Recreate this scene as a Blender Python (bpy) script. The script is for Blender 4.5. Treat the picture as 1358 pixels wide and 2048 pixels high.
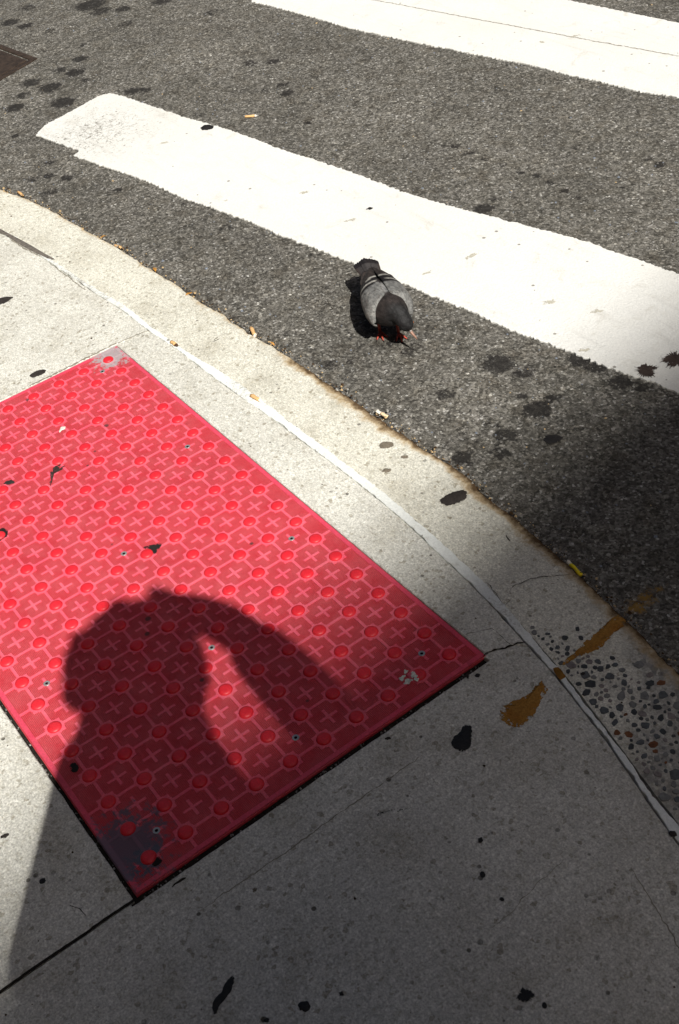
import bpy, bmesh, math, random
import numpy as np
from mathutils import Vector, Matrix, noise as mnoise

for o in list(bpy.data.objects):
    bpy.data.objects.remove(o)
scene = bpy.context.scene
COL = scene.collection
RAD = math.radians
random.seed(7)
rng = np.random.default_rng(7)

# ------------------------------------------------------------------ camera
CAM = np.array([2.14196472, -0.7146268, 1.41168504])
RM = np.array([[0.5856904254187724, 0.7996521732883921, -0.13237494977498193],
               [0.4803155958881268, -0.473968077728834, -0.7380048710141881],
               [-0.6528886994882139, 0.36866063398359483, -0.6616839751961683]])
FPX = 2418.54
cam_data = bpy.data.cameras.new('camera')
cam = bpy.data.objects.new('camera', cam_data)
COL.objects.link(cam)
right, down, fwd = Vector(RM[0]), Vector(RM[1]), Vector(RM[2])
m3 = Matrix((right, -down, -fwd)).transposed()
cam.matrix_world = Matrix.Translation(Vector(CAM)) @ m3.to_4x4()
cam_data.sensor_fit = 'HORIZONTAL'
cam_data.sensor_width = 36
cam_data.lens = FPX / 1358 * 36
cam_data.clip_start = 0.02
cam_data.clip_end = 500
scene.camera = cam
scene.render.resolution_x, scene.render.resolution_y = 679, 1024

# ------------------------------------------------------------------ light
SUN_AZ, SUN_EL = RAD(-14), RAD(46.5)
world = bpy.data.worlds.new('World')
scene.world = world
world.use_nodes = True
wn = world.node_tree
wn.nodes.clear()
sky = wn.nodes.new('ShaderNodeTexSky')
sky.sky_type = 'NISHITA'
sky.sun_disc = False
sky.sun_elevation = SUN_EL
sky.sun_rotation = RAD(90) - SUN_AZ
sky.dust_density = 5.0
sky.air_density = 1.0
sky.ozone_density = 0.5
bg = wn.nodes.new('ShaderNodeBackground')
bg.inputs['Strength'].default_value = 0.054
wo = wn.nodes.new('ShaderNodeOutputWorld')
wn.links.new(sky.outputs[0], bg.inputs[0])
wn.links.new(bg.outputs[0], wo.inputs[0])
sun_data = bpy.data.lights.new('sun', 'SUN')
sun_data.energy = 5.0
sun_data.angle = RAD(0.55)
sun_data.color = (1.0, 0.97, 0.90)
sun = bpy.data.objects.new('sun', sun_data)
COL.objects.link(sun)
SD = Vector((math.cos(SUN_EL) * math.cos(SUN_AZ), math.cos(SUN_EL) * math.sin(SUN_AZ), math.sin(SUN_EL)))
sun.rotation_euler = SD.to_track_quat('Z', 'Y').to_euler()
sun.location = SD * 40
scene.view_settings.view_transform = 'Standard'
scene.view_settings.look = 'None'
scene.view_settings.gamma = 1
scene.view_settings.use_curve_mapping = False
scene.view_settings.exposure = 0.40

# ------------------------------------------------------------------ helpers
ROAD_Z = -0.012


def at(u, v, z=0.0):
    """ground point seen at photo pixel (u, v)"""
    d = RM.T @ np.array([(u - 679) / FPX, (v - 1024) / FPX, 1.0])
    t = (z - CAM[2]) / d[2]
    return CAM + t * d


def ats(pts, z=0.0):
    return np.array([at(u, v, z)[:2] for u, v in pts])


def mpp(u, v, z=0.0):
    """metres per photo pixel across the line of sight"""
    p = at(u, v, z)
    return float((p - CAM) @ RM[2]) / FPX


def props(o, label=None, cat=None, group=None, kind=None):
    if label: o['label'] = label
    if cat: o['category'] = cat
    if group: o['group'] = group
    if kind: o['kind'] = kind
    return o


def link(name, me, parent=None):
    o = bpy.data.objects.new(name, me)
    COL.objects.link(o)
    if parent is not None:
        o.parent = parent
    return o


def mesh(name, verts, faces, mats, smooth=False, idx=None):
    me = bpy.data.meshes.new(name)
    me.from_pydata([tuple(map(float, v)) for v in verts], [], faces)
    for m in (mats if isinstance(mats, (list, tuple)) else [mats]):
        me.materials.append(m)
    if idx is not None:
        me.polygons.foreach_set('material_index', idx)
    if smooth:
        me.polygons.foreach_set('use_smooth', [True] * len(me.polygons))
    me.update()
    return me


def empty(name, loc=(0, 0, 0), rz=0):
    o = bpy.data.objects.new(name, None)
    o.empty_display_size = 0.05
    COL.objects.link(o)
    o.location = loc
    o.rotation_euler = (0, 0, rz)
    return o


def resample(P, step):
    P = np.asarray(P, float)
    seg = np.linalg.norm(np.diff(P, axis=0), axis=1)
    s = np.r_[0, np.cumsum(seg)]
    n = max(2, int(s[-1] / step))
    t = np.linspace(0, s[-1], n)
    return np.c_[np.interp(t, s, P[:, 0]), np.interp(t, s, P[:, 1])]


def smooth_curve(P, it=6):
    P = P.copy()
    for _ in range(it):
        P[1:-1] = P[1:-1] * 0.5 + (P[:-2] + P[2:]) * 0.25
    return P


def nz(x, y, s, seed=0.0):
    return mnoise.noise(Vector((x * s, y * s, seed)))


def normals2(P, closed=False):
    if closed:
        T = np.roll(P, -1, 0) - np.roll(P, 1, 0)
    else:
        T = np.gradient(P, axis=0)
    T = T / (np.linalg.norm(T, axis=1)[:, None] + 1e-12)
    return np.c_[-T[:, 1], T[:, 0]]


def ragged(P, amp, scale, seed=0.0, closed=False):
    N = normals2(P, closed)
    d = np.array([nz(x, y, scale, seed) * 0.7 + nz(x, y, scale * 3.1, seed + 5) * 0.5 for x, y in P])
    return P + N * (d * amp)[:, None]


def area2(P):
    x, y = P[:, 0], P[:, 1]
    return 0.5 * np.sum(x * np.roll(y, -1) - np.roll(x, -1) * y)


def slab_mesh(name, P, ztop, zbot, mats, bevel=0.0015):
    """flat piece with outline P, a worn edge and sides"""
    P = np.asarray(P)
    if area2(P) < 0:
        P = P[::-1]
    N = normals2(P, True)          # points inwards for a counter-clockwise outline
    I = P + N * bevel
    n = len(P)
    V = [(x, y, ztop) for x, y in I] + [(x, y, ztop - bevel) for x, y in P] + [(x, y, zbot) for x, y in P]
    F = [tuple(range(n))]
    for a in range(n):
        b = (a + 1) % n
        F.append((n + a, n + b, b, a))
        F.append((2 * n + a, 2 * n + b, n + b, n + a))
    me = bpy.data.meshes.new(name)
    me.from_pydata([tuple(map(float, v)) for v in V], [], F)
    for m in (mats if isinstance(mats, (list, tuple)) else [mats]):
        me.materials.append(m)
    bm = bmesh.new()
    bm.from_mesh(me)
    bmesh.ops.triangulate(bm, faces=[f for f in bm.faces if len(f.verts) > 4], ngon_method='EAR_CLIP')
    bmesh.ops.recalc_face_normals(bm, faces=bm.faces)
    bm.to_mesh(me)
    bm.free()
    if sum(p.normal.z * p.area for p in me.polygons) < 0:
        me.flip_normals()
    return me


def patch_mesh(name, P, z, h, mat, inner=0.8):
    """thin raised patch (gum, paint, paper) on outline P"""
    P = np.asarray(P)
    if area2(P) < 0:
        P = P[::-1]
    c = P.mean(0)
    n = len(P)
    V = [(x, y, z) for x, y in P]
    V += [(c[0] + (x - c[0]) * inner, c[1] + (y - c[1]) * inner, z + h * (0.75 + 0.3 * nz(x, y, 160, 3))) for x, y in P]
    V += [(c[0] + (x - c[0]) * inner * .5, c[1] + (y - c[1]) * inner * .5, z + h * (1 + 0.35 * nz(x, y, 200, 9))) for x, y in P]
    V.append((c[0], c[1], z + h))
    F = []
    for a in range(n):
        b = (a + 1) % n
        F.append((a, b, n + b, n + a))
        F.append((n + a, n + b, 2 * n + b, 2 * n + a))
        F.append((2 * n + a, 2 * n + b, 3 * n))
    me = mesh(name, V, F, mat, smooth=True)
    a = me.attributes.new('core', 'FLOAT', 'POINT')
    a.data.foreach_set('value', np.array([0.0] * n + [.5] * n + [.8] * n + [1.0], np.float32))
    return me


def ribbon(name, P, widths, z, mat, parent=None, jit=0.0, seed=0.0):
    N = normals2(P)
    w = np.asarray(widths) * np.ones(len(P))
    L = P + N * (w / 2)[:, None]
    R = P - N * (w / 2)[:, None]
    if jit:
        L = ragged(L, jit, 120, seed)
        R = ragged(R, jit, 120, seed + 20)
    n = len(P)
    V = [(x, y, z) for x, y in L] + [(x, y, z) for x, y in R]
    F = [(a, n + a, n + a + 1, a + 1) for a in range(n - 1)]
    me = mesh(name, V, F, mat)
    return link(name, me, parent)


class Geo:
    def __init__(s):
        s.v, s.f, s.m = [], [], []

    def box(s, a, b, mi=0):
        i = len(s.v)
        x0, y0, z0 = a
        x1, y1, z1 = b
        s.v += [(x0, y0, z0), (x1, y0, z0), (x1, y1, z0), (x0, y1, z0), (x0, y0, z1), (x1, y0, z1), (x1, y1, z1), (x0, y1, z1)]
        for f in ((0, 3, 2, 1), (4, 5, 6, 7), (0, 1, 5, 4), (1, 2, 6, 5), (2, 3, 7, 6), (3, 0, 4, 7)):
            s.f.append(tuple(i + k for k in f))
            s.m.append(mi)

    def tube(s, pts, rad, n=8, mi=0, cap=True):
        i0 = len(s.v)
        pts = [Vector(p) for p in pts]
        if not hasattr(rad, '__len__'):
            rad = [rad] * len(pts)
        up = Vector((0.13, 0.31, 0.94))
        for k, p in enumerate(pts):
            t = (pts[min(k + 1, len(pts) - 1)] - pts[max(k - 1, 0)]).normalized()
            a = t.cross(up)
            if a.length < 1e-4:
                a = t.cross(Vector((1, 0, 0)))
            a.normalize()
            b = t.cross(a)
            for q in range(n):
                th = 2 * math.pi * q / n
                s.v.append(tuple(p + (a * math.cos(th) + b * math.sin(th)) * rad[k]))
        for k in range(len(pts) - 1):
            for q in range(n):
                r = (q + 1) % n
                s.f.append((i0 + k * n + q, i0 + k * n + r, i0 + (k + 1) * n + r, i0 + (k + 1) * n + q))
                s.m.append(mi)
        if cap:
            s.f.append(tuple(i0 + q for q in range(n - 1, -1, -1)))
            s.f.append(tuple(i0 + (len(pts) - 1) * n + q for q in range(n)))
            s.m += [mi, mi]

    def build(s, name, mats, parent=None, smooth=False):
        me = mesh(name, s.v, s.f, mats, smooth, s.m)
        bm = bmesh.new()
        bm.from_mesh(me)
        bmesh.ops.recalc_face_normals(bm, faces=bm.faces)
        bm.to_mesh(me)
        bm.free()
        return link(name, me, parent)


# ------------------------------------------------------------------ materials
class NT:
    def __init__(s, name):
        s.mat = bpy.data.materials.new(name)
        s.mat.use_nodes = True
        s.t = s.mat.node_tree
        s.b = s.t.nodes['Principled BSDF']
        s.co = s.t.nodes.new('ShaderNodeNewGeometry').outputs['Position']

    def node(s, typ, ins=None, **kw):
        n = s.t.nodes.new(typ)
        for k, v in kw.items():
            setattr(n, k, v)
        for k, v in (ins or {}).items():
            if isinstance(v, bpy.types.NodeSocket):
                s.t.links.new(v, n.inputs[k])
            else:
                n.inputs[k].default_value = v
        return n

    def noise(s, scale, detail=3, rough=0.55, vec=None, out='Fac', dist=0.0):
        return s.node('ShaderNodeTexNoise', {'Vector': vec or s.co, 'Scale': scale, 'Detail': detail, 'Roughness': rough, 'Distortion': dist}).outputs[out]

    def vor(s, scale, out='Distance', vec=None, feature='F1'):
        return s.node('ShaderNodeTexVoronoi', {'Vector': vec or s.co, 'Scale': scale}, feature=feature).outputs[out]

    def math(s, op, a, b=0.0, c=None, clamp=False):
        n = s.t.nodes.new('ShaderNodeMath')
        n.operation = op
        n.use_clamp = clamp
        for k, v in enumerate((a, b) if c is None else (a, b, c)):
            if isinstance(v, bpy.types.NodeSocket):
                s.t.links.new(v, n.inputs[k])
            else:
                n.inputs[k].default_value = v
        return n.outputs[0]

    def remap(s, v, a, b, c=0.0, d=1.0):
        return s.node('ShaderNodeMapRange', {'Value': v, 'From Min': a, 'From Max': b, 'To Min': c, 'To Max': d}).outputs[0]

    def ramp(s, v, stops, interp='LINEAR'):
        n = s.t.nodes.new('ShaderNodeValToRGB')
        n.color_ramp.interpolation = interp
        cr = n.color_ramp
        while len(cr.elements) < len(stops):
            cr.elements.new(0.5)
        for e, (p, c) in zip(cr.elements, stops):
            e.position = p
            e.color = (*c, 1) if len(c) == 3 else c
        s.t.links.new(v, n.inputs[0])
        return n.outputs[0]

    def mix(s, f, a, b, mode='MIX'):
        n = s.t.nodes.new('ShaderNodeMix')
        n.data_type = 'RGBA'
        n.blend_type = mode
        for k, v in ((0, f), (6, a), (7, b)):
            if isinstance(v, bpy.types.NodeSocket):
                s.t.links.new(v, n.inputs[k])
            elif k == 0:
                n.inputs[k].default_value = v
            else:
                n.inputs[k].default_value = (*v, 1) if len(v) == 3 else v
        return n.outputs[2]

    def grey(s, v):
        return s.node('ShaderNodeCombineColor', {0: v, 1: v, 2: v}).outputs[0]

    def attr(s, name, out='Fac'):
        return s.node('ShaderNodeAttribute', attribute_name=name).outputs[out]

    def stretch(s, sc, rz=0.0):
        n = s.node('ShaderNodeMapping', {'Vector': s.co, 'Rotation': (0, 0, rz), 'Scale': sc})
        return n.outputs[0]

    def near(s, x, y, r0, r1, z=0.0):
        """1 within r0 of the spot, 0 beyond r1"""
        d = s.node('ShaderNodeVectorMath', {0: s.co, 1: (x, y, z)}, operation='DISTANCE').outputs['Value']
        return s.remap(d, r0, r1, 1, 0)

    def finish(s, color, rough=0.9, spec=0.2, height=None, strength=1.0, dist=0.002, metal=0.0):
        def put(k, v):
            if isinstance(v, bpy.types.NodeSocket):
                s.t.links.new(v, s.b.inputs[k])
            elif isinstance(v, (tuple, list)):
                s.b.inputs[k].default_value = (*v, 1) if len(v) == 3 else v
            else:
                s.b.inputs[k].default_value = v
        put('Base Color', color)
        put('Roughness', rough)
        put('Specular IOR Level', spec)
        put('Metallic', metal)
        if height is not None:
            bp = s.node('ShaderNodeBump', {'Height': height, 'Strength': strength, 'Distance': dist})
            s.t.links.new(bp.outputs[0], s.b.inputs['Normal'])
        return s.mat


def mat_asphalt(name='asphalt', dark=1.0):
    n = NT(name)
    cell = n.vor(240, 'Color')
    cv = n.node('ShaderNodeSeparateColor', {0: cell}).outputs[0]
    cell2 = n.vor(130, 'Color')
    cv2 = n.node('ShaderNodeSeparateColor', {0: cell2}).outputs[1]
    base = n.ramp(cv, [(0.0, (.052, .049, .042)), (.3, (.092, .086, .075)), (.62, (.132, .124, .109)), (.88, (.178, .168, .149)), (.97, (.25, .24, .22)), (1.0, (.38, .37, .35))])
    chips = n.ramp(cv2, [(0.0, (.55, .55, .55)), (.5, (1, 1, 1)), (.93, (1.25, 1.25, 1.28)), (1.0, (1.8, 1.8, 1.8))])
    col = n.mix(1.0, base, chips, 'MULTIPLY')
    fine = n.noise(420, 4, .7)
    col = n.mix(1.0, col, n.grey(n.remap(fine, .25, .75, .55, 1.45)), 'MULTIPLY')
    big = n.noise(3.2, 5, .6)
    col = n.mix(1.0, col, n.grey(n.remap(big, .3, .7, .72, 1.22)), 'MULTIPLY')
    med = n.noise(22, 4, .65)
    col = n.mix(1.0, col, n.ramp(med, [(.25, (.72, .68, .62)), (.5, (1, 1, .99)), (.75, (1.12, 1.12, 1.14))]), 'MULTIPLY')
    # oil and grime stains, laid on the mesh as an attribute, broken up by noise
    st = n.attr('stain')
    st = n.math('ADD', st, n.remap(n.noise(70, 5, .75), .3, .7, -.32, .32))
    st = n.remap(st, .42, .62, 0, .86)
    col = n.mix(st, col, (.012, .0105, .010))
    oc = n.attr('ochre')
    oc = n.remap(n.math('ADD', oc, n.remap(n.noise(90, 5, .8), .3, .7, -.5, .5)), .4, .8, 0, .75)
    col = n.mix(oc, col, (.30, .16, .02))
    if dark != 1.0:
        col = n.mix(1.0, col, n.grey(n.math('ADD', dark, 0.0)), 'MULTIPLY')
    d1 = n.vor(240, 'Distance')
    h = n.math('MULTIPLY_ADD', cv, .55, n.math('MULTIPLY', d1, -.6))
    h = n.math('MULTIPLY_ADD', fine, .5, h)
    h = n.math('MULTIPLY_ADD', n.noise(60, 3, .6), .8, h)
    return n.finish(col, n.remap(cv, 0, 1, .75, .95), .25, h, .85, .0024)


def mat_concrete(name, tint=(.59, .58, .535), broom=0.0, stain=False, dark=1.0):
    n = NT(name)
    base = n.mix(n.remap(n.noise(2.3, 4, .6), .3, .7), tuple(c * .93 * dark for c in tint), tuple(c * 1.06 * dark for c in tint))
    med = n.noise(9, 6, .65)
    base = n.mix(1.0, base, n.ramp(med, [(.28, (.76, .735, .68)), (.46, (.97, .965, .95)), (.58, (1.02, 1.02, 1.01)), (.75, (1.07, 1.06, 1.04))]), 'MULTIPLY')
    fine = n.noise(330, 3, .7)
    base = n.mix(1.0, base, n.grey(n.remap(fine, .28, .72, .60, 1.32)), 'MULTIPLY')
    f2 = n.noise(120, 4, .75)
    base = n.mix(1.0, base, n.ramp(f2, [(.25, (.62, .585, .52)), (.46, (.98, .98, .98)), (.75, (1.09, 1.09, 1.10))]), 'MULTIPLY')
    # little pits with dirt in them
    pc = n.node('ShaderNodeSeparateColor', {0: n.vor(75, 'Color')})
    pd = n.vor(75, 'Distance')
    size = n.remap(pc.outputs[0], .80, 1.0, 0, .30)
    pit = n.remap(n.math('SUBTRACT', size, pd), -.02, .05, 0, .82)
    patch = n.remap(n.noise(7, 3, .6), .40, .62)
    pit = n.math('MULTIPLY', pit, patch)
    base = n.mix(pit, base, (.05, .042, .03))
    gcell = n.node('ShaderNodeSeparateColor', {0: n.vor(300, 'Color')})
    base = n.mix(1.0, base, n.grey(n.remap(gcell.outputs[0], 0, 1, .84, 1.14)), 'MULTIPLY')
    gc2 = n.node('ShaderNodeSeparateColor', {0: n.vor(170, 'Color')})
    base = n.mix(1.0, base, n.ramp(gc2.outputs[1], [(0, (.62, .59, .54)), (.05, (.86, .85, .82)), (.14, (.99, .99, .99)), (.9, (1.03, 1.03, 1.03)), (1, (1.15, 1.15, 1.16))]), 'MULTIPLY')
    blot = n.noise(3.6, 7, .72, dist=.5)
    base = n.mix(n.remap(blot, .55, .72, 0, .34), base, (.26, .24, .20))
    h = n.math('MULTIPLY_ADD', fine, .35, n.math('MULTIPLY', f2, .8))
    h = n.math('SUBTRACT', h, n.math('MULTIPLY', pit, 1.2))
    if broom:
        bm_ = n.noise(1.0, 3, .6, vec=n.stretch((160, 9, 1), broom))
        h = n.math('MULTIPLY_ADD', bm_, .5, h)
        base = n.mix(1.0, base, n.grey(n.remap(bm_, .3, .7, .92, 1.07)), 'MULTIPLY')
    if stain:
        ex = n.attr('expo')
        vc = n.node('ShaderNodeSeparateColor', {0: n.vor(150, 'Color')})
        stones = n.ramp(vc.outputs[0], [(0, (.07, .075, .08)), (.4, (.15, .15, .148)), (.75, (.24, .225, .21)), (1, (.33, .31, .29))])
        em = n.math('MULTIPLY', ex, n.remap(n.math('ADD', vc.outputs[1], n.noise(16, 4, .7)), .62, .85, 0, .9))
        base = n.mix(n.math('MULTIPLY', ex, .55), base, (.22, .205, .195))
        base = n.mix(em, base, stones)
        h = n.math('MULTIPLY_ADD', n.math('MULTIPLY', ex, n.vor(150)), -2.0, h)
        r = n.attr('rust')
        r2 = n.math('ADD', r, n.remap(n.noise(38, 6, .7), .3, .7, -.26, .26))
        k1 = n.remap(r2, .30, .66, 0, .8)
        k2 = n.remap(r2, .60, .92, 0, .93)
        base = n.mix(k1, base, (.37, .26, .13))
        base = n.mix(k2, base, (.065, .036, .016))
    return n.finish(base, .93, .18, h, .75, .0016)


def mat_paint(name, tint=(.71, .705, .68), wear=None, under=(.16, .15, .13)):
    n = NT(name)
    c = n.mix(n.remap(n.noise(4, 4, .6), .3, .7), tuple(x * .95 for x in tint), tint)
    c = n.mix(1.0, c, n.grey(n.remap(n.noise(300, 3, .7), .3, .7, .88, 1.08)), 'MULTIPLY')
    sc = n.noise(14, 6, .7, dist=.6)
    c = n.mix(n.remap(sc, .57, .72, 0, .34), c, (.34, .31, .24))
    c = n.mix(n.remap(n.noise(2.1, 5, .7), .45, .7, 0, .16), c, (.45, .42, .34))
    tk = n.noise(1.0, 5, .7, vec=n.stretch((3, 34, 1), RAD(-62)))
    c = n.mix(n.remap(tk, .56, .74, 0, .22), c, (.30, .28, .25))
    pc = n.node('ShaderNodeSeparateColor', {0: n.vor(60, 'Color')})
    sp = n.remap(n.math('SUBTRACT', n.remap(pc.outputs[0], .93, 1.0, 0, .28), n.vor(60)), -.01, .04, 0, .7)
    c = n.mix(sp, c, (.10, .085, .06))
    lump = n.noise(150, 4, .7)
    if wear:
        for (x, y, r0, r1) in wear:
            w = n.near(x, y, r0, r1, ROAD_Z if abs(x) > 1.0 else 0.0)
            w = n.math('ADD', n.math('MULTIPLY', w, .42), n.remap(n.noise(85, 6, .85, dist=1.2), .3, .7, -.42, .42))
            c = n.mix(n.remap(w, .42, .52, 0, .9), c, under)
            c = n.mix(n.math('MULTIPLY', n.remap(w, .12, .5, 0, 1), .18), c, (.30, .29, .25))
    h = n.math('MULTIPLY_ADD', n.noise(400, 2, .6), .3, n.math('MULTIPLY', lump, 1.0))
    h = n.math('ADD', h, n.math('MULTIPLY', n.vor(180), -.6))
    return n.finish(c, .8, .25, h, .55, .0016)


def mat_red(name, base, fine=0.0, dusty=0.0, worn=True, rough=.55, spec=.35):
    n = NT(name)
    c = n.mix(n.remap(n.noise(5, 5, .65), .35, .65), tuple(x * .90 for x in base), tuple(min(1, x * 1.08) for x in base))
    if dusty:
        c = n.mix(n.remap(n.noise(26, 5, .75), .35, .7, dusty * .45, dusty), c, (.78, .34, .37))
    c = n.mix(1.0, c, n.grey(n.remap(n.noise(380, 3, .7), .3, .7, .82, 1.16)), 'MULTIPLY')
    h = n.math('MULTIPLY', n.noise(250, 3, .6), .4)
    if fine:
        wv = n.node('ShaderNodeTexChecker', {'Vector': n.stretch((1, 1, 1)), 'Scale': 620.0}).outputs[1]
        wv = n.node('ShaderNodeTexWave', {'Vector': n.co, 'Scale': 130.0, 'Distortion': .4, 'Detail': 1.0}, bands_direction='X').outputs['Fac']
        wv2 = n.node('ShaderNodeTexWave', {'Vector': n.co, 'Scale': 130.0, 'Distortion': .4, 'Detail': 1.0}, bands_direction='Y').outputs['Fac']
        g = n.math('MAXIMUM', wv, wv2)
        c = n.mix(1.0, c, n.grey(n.remap(g, .2, 1, 1 - fine, 1.08)), 'MULTIPLY')
        h = n.math('MULTIPLY_ADD', g, 1.1, h)
    # paint worn down to blue-grey at two corners, soot and scuffs
    if worn:
        for (x, y, r0, r1, k) in ((-.01, .012, .01, .085, (.36, .36, .37)), (1.10, -.555, .015, .115, (.085, .10, .135)), (1.135, -.545, .0, .05, (.085, .10, .135))):
            w = n.math('ADD', n.near(x, y, r0, r1), n.remap(n.noise(60, 5, .75), .3, .7, -.42, .42))
            c = n.mix(n.remap(w, .5, .72, 0, .85), c, k)
        sm = n.noise(17, 6, .75, dist=.8)
        c = n.mix(n.remap(sm, .64, .74, 0, .55), c, tuple(x * .45 for x in base))
        pc = n.node('ShaderNodeSeparateColor', {0: n.vor(34, 'Color')})
        sp = n.remap(n.math('SUBTRACT', n.remap(pc.outputs[0], .9, 1.0, 0, .18), n.vor(34)), -.01, .03, 0, .8)
        c = n.mix(sp, c, (.06, .04, .04))
    return n.finish(c, rough, spec, h, .6, .001)


def mat_plain(name, col, rough=.7, spec=.3, var=.15, scale=60, bump=.0, metal=0.0):
    n = NT(name)
    f = n.noise(scale, 4, .65)
    c = n.mix(1.0, col, n.grey(n.remap(f, .3, .7, 1 - var, 1 + var)), 'MULTIPLY')
    return n.finish(c, rough, spec, f if bump else None, .6, bump or .001, metal)


def mat_attr(name, rough=.6, spec=.3, scale=300, bump=.0018):
    n = NT(name)
    col = n.attr('paint', 'Color')
    f = n.noise(1.0, 4, .7, vec=n.stretch((140, 380, 300)))
    c = n.mix(1.0, col, n.grey(n.remap(f, .3, .7, .55, 1.5)), 'MULTIPLY')
    v = n.vor(1.0, vec=n.stretch((85, 150, 150)))
    c = n.mix(1.0, c, n.grey(n.remap(v, .0, .8, 1.18, .66)), 'MULTIPLY')
    c = n.mix(1.0, c, n.ramp(n.noise(70, 4, .7), [(.3, (.55, .5, .48)), (.5, (1, 1, 1)), (.7, (1.3, 1.25, 1.2))]), 'MULTIPLY')
    h = n.math('MULTIPLY_ADD', v, .8, f)
    return n.finish(c, rough, spec, h, .6, bump)


M = {}
M['asphalt'] = mat_asphalt()
M['slab'] = mat_concrete('slab_concrete')
M['slab_b'] = mat_concrete('slab_concrete_brushed', (.55, .54, .50), broom=RAD(4))
M['kerb'] = mat_concrete('kerb_concrete', (.60, .585, .52), stain=True)
M['dirt'] = mat_plain('joint_dirt', (.022, .019, .015), .95, .1, .5, 200, .002)
M['crack'] = mat_plain('crack_dirt', (.035, .029, .022), .95, .1, .4, 300)
M['faint'] = mat_plain('faint_score', (.24, .22, .18), .95, .1, .3, 300)
M['soil'] = mat_plain('gutter_soil', (.060, .036, .018), .95, .1, .7, 150, .004)
wx, wy = at(190, 265, ROAD_Z)[:2]
wx2, wy2 = at(330, 300, ROAD_Z)[:2]
M['stripe'] = mat_paint('stripe_paint', wear=[(wx, wy, .0, .42)])
M['far_stripe'] = mat_paint('far_stripe_paint', (.70, .695, .67))
lx, ly = at(160, 560)[:2]
M['line'] = mat_paint('joint_paint', (.74, .76, .74), wear=[(lx, ly, .05, .42), (*at(490, 780)[:2], 0, .12), (*at(1020, 1230)[:2], 0, .12)], under=(.36, .35, .32))
M['pad'] = mat_red('panel_red', (.54, .008, .022), fine=.5, dusty=.24, rough=.5, spec=.15)
M['ridge'] = mat_red('panel_ridge_pink', (.70, .045, .10), dusty=.32, rough=.5, spec=.18)
M['border'] = mat_red('panel_border', (.62, .025, .075), dusty=.18, rough=.5)
M['dome'] = mat_red('dome_red', (.66, .008, .020), dusty=.06, worn=False, rough=.46, spec=.4)
M['gum'] = mat_plain('old_gum', (.020, .016, .015), .8, .25, .5, 350, .0015)
M['gumgrey'] = mat_plain('grey_gum', (.15, .125, .095), .85, .2, .4, 500, .0015)
M['tar'] = mat_plain('tar', (.010, .009, .009), .6, .35, .5, 350, .0015)
M['splat'] = mat_plain('drink_splat', (.042, .029, .024), .7, .3, .7, 220, .002)
M['ochre'] = mat_plain('ochre_paint', (.32, .125, .018), .9, .15, .45, 90, .001)
M['screw'] = mat_plain('screw_metal', (.42, .43, .42), .45, .5, .2, 500, .0, .6)
M['black'] = mat_plain('black_void', (.01, .01, .01), .9, .1)
M['chip_l'] = mat_plain('chip_light', (.30, .29, .265), .6, .4, .3, 400)
M['chip_m'] = mat_plain('chip_mid', (.135, .128, .117), .6, .4, .3, 400)
M['chip_b'] = mat_plain('chip_blue', (.15, .17, .21), .5, .5, .3, 400)
M['chip_o'] = mat_plain('chip_ochre', (.42, .30, .16), .7, .3, .3, 400)

# ------------------------------------------------------------------ traced curves (photo pixels -> ground)
ROAD_EDGE = [(0, 379), (25, 388), (56, 399), (87, 413), (124, 433), (167, 457), (198, 474), (229, 492), (254, 505), (285, 529),
             (309, 542), (350, 566), (377, 588), (420, 616), (452, 630), (475, 654), (507, 672), (550, 693), (569, 709), (614, 737),
             (647, 761), (679, 784), (712, 806), (754, 835), (793, 861), (835, 887), (860, 907), (900, 925), (920, 941), (951, 976),
             (984, 1004), (1035, 1038), (1052, 1059), (1089, 1090), (1129, 1122), (1166, 1154), (1190, 1184), (1237, 1225),
             (1257, 1248), (1305, 1296), (1358, 1346)]
LINE_UP = [(0, 458), (60, 489), (105, 520), (145, 547), (190, 577), (247, 608), (300, 651), (339, 681), (390, 713), (420, 730), (478, 767),
           (527, 803), (582, 845), (631, 881), (676, 916), (709, 940), (762, 981), (814, 1025), (871, 1074), (928, 1127), (976, 1170),
           (1021, 1225), (1062, 1269), (1092, 1306), (1133, 1350), (1170, 1397), (1203, 1444), (1241, 1491), (1281, 1549),
           (1318, 1599), (1358, 1646)]
LINE_LO = [(0, 465), (60, 497), (104, 528), (145, 555), (190, 586), (244, 619), (300, 664), (354, 697), (392, 728), (443, 766), (494, 802),
           (550, 840), (621, 895), (660, 922), (693, 948), (746, 990), (786, 1022), (839, 1070), (887, 1116), (940, 1166), (978, 1206),
           (1018, 1249), (1052, 1290), (1106, 1345), (1136, 1382), (1170, 1429), (1210, 1476), (1251, 1539), (1284, 1588),
           (1322, 1642), (1358, 1692)]


def extend(P, n=34, step=.09):
    """carry the curve on past the frame with its own gentle curvature"""
    def go(a, b, turn):
        out = []
        d = (b - a) / np.linalg.norm(b - a)
        p = b.copy()
        for _ in range(n):
            c, s_ = math.cos(turn), math.sin(turn)
            d = np.array([d[0] * c - d[1] * s_, d[0] * s_ + d[1] * c])
            p = p + d * step
            out.append(p.copy())
        return out
    pre = go(P[6], P[0], RAD(.9))[::-1]
    post = go(P[-5], P[-1], RAD(-.9))
    return np.array(pre + list(P) + post)


def curve(px, z, step=.012):
    P = smooth_curve(resample(ats(px, z), .02), 3)
    return resample(extend(P), step)


C_ROAD = curve(ROAD_EDGE, 0.0)
C_UP = curve(LINE_UP, 0.0)
C_LO = curve(LINE_LO, 0.0)


def nearest(P, q):
    return int(np.argmin(((P - np.asarray(q)[None]) ** 2).sum(1)))


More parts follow.
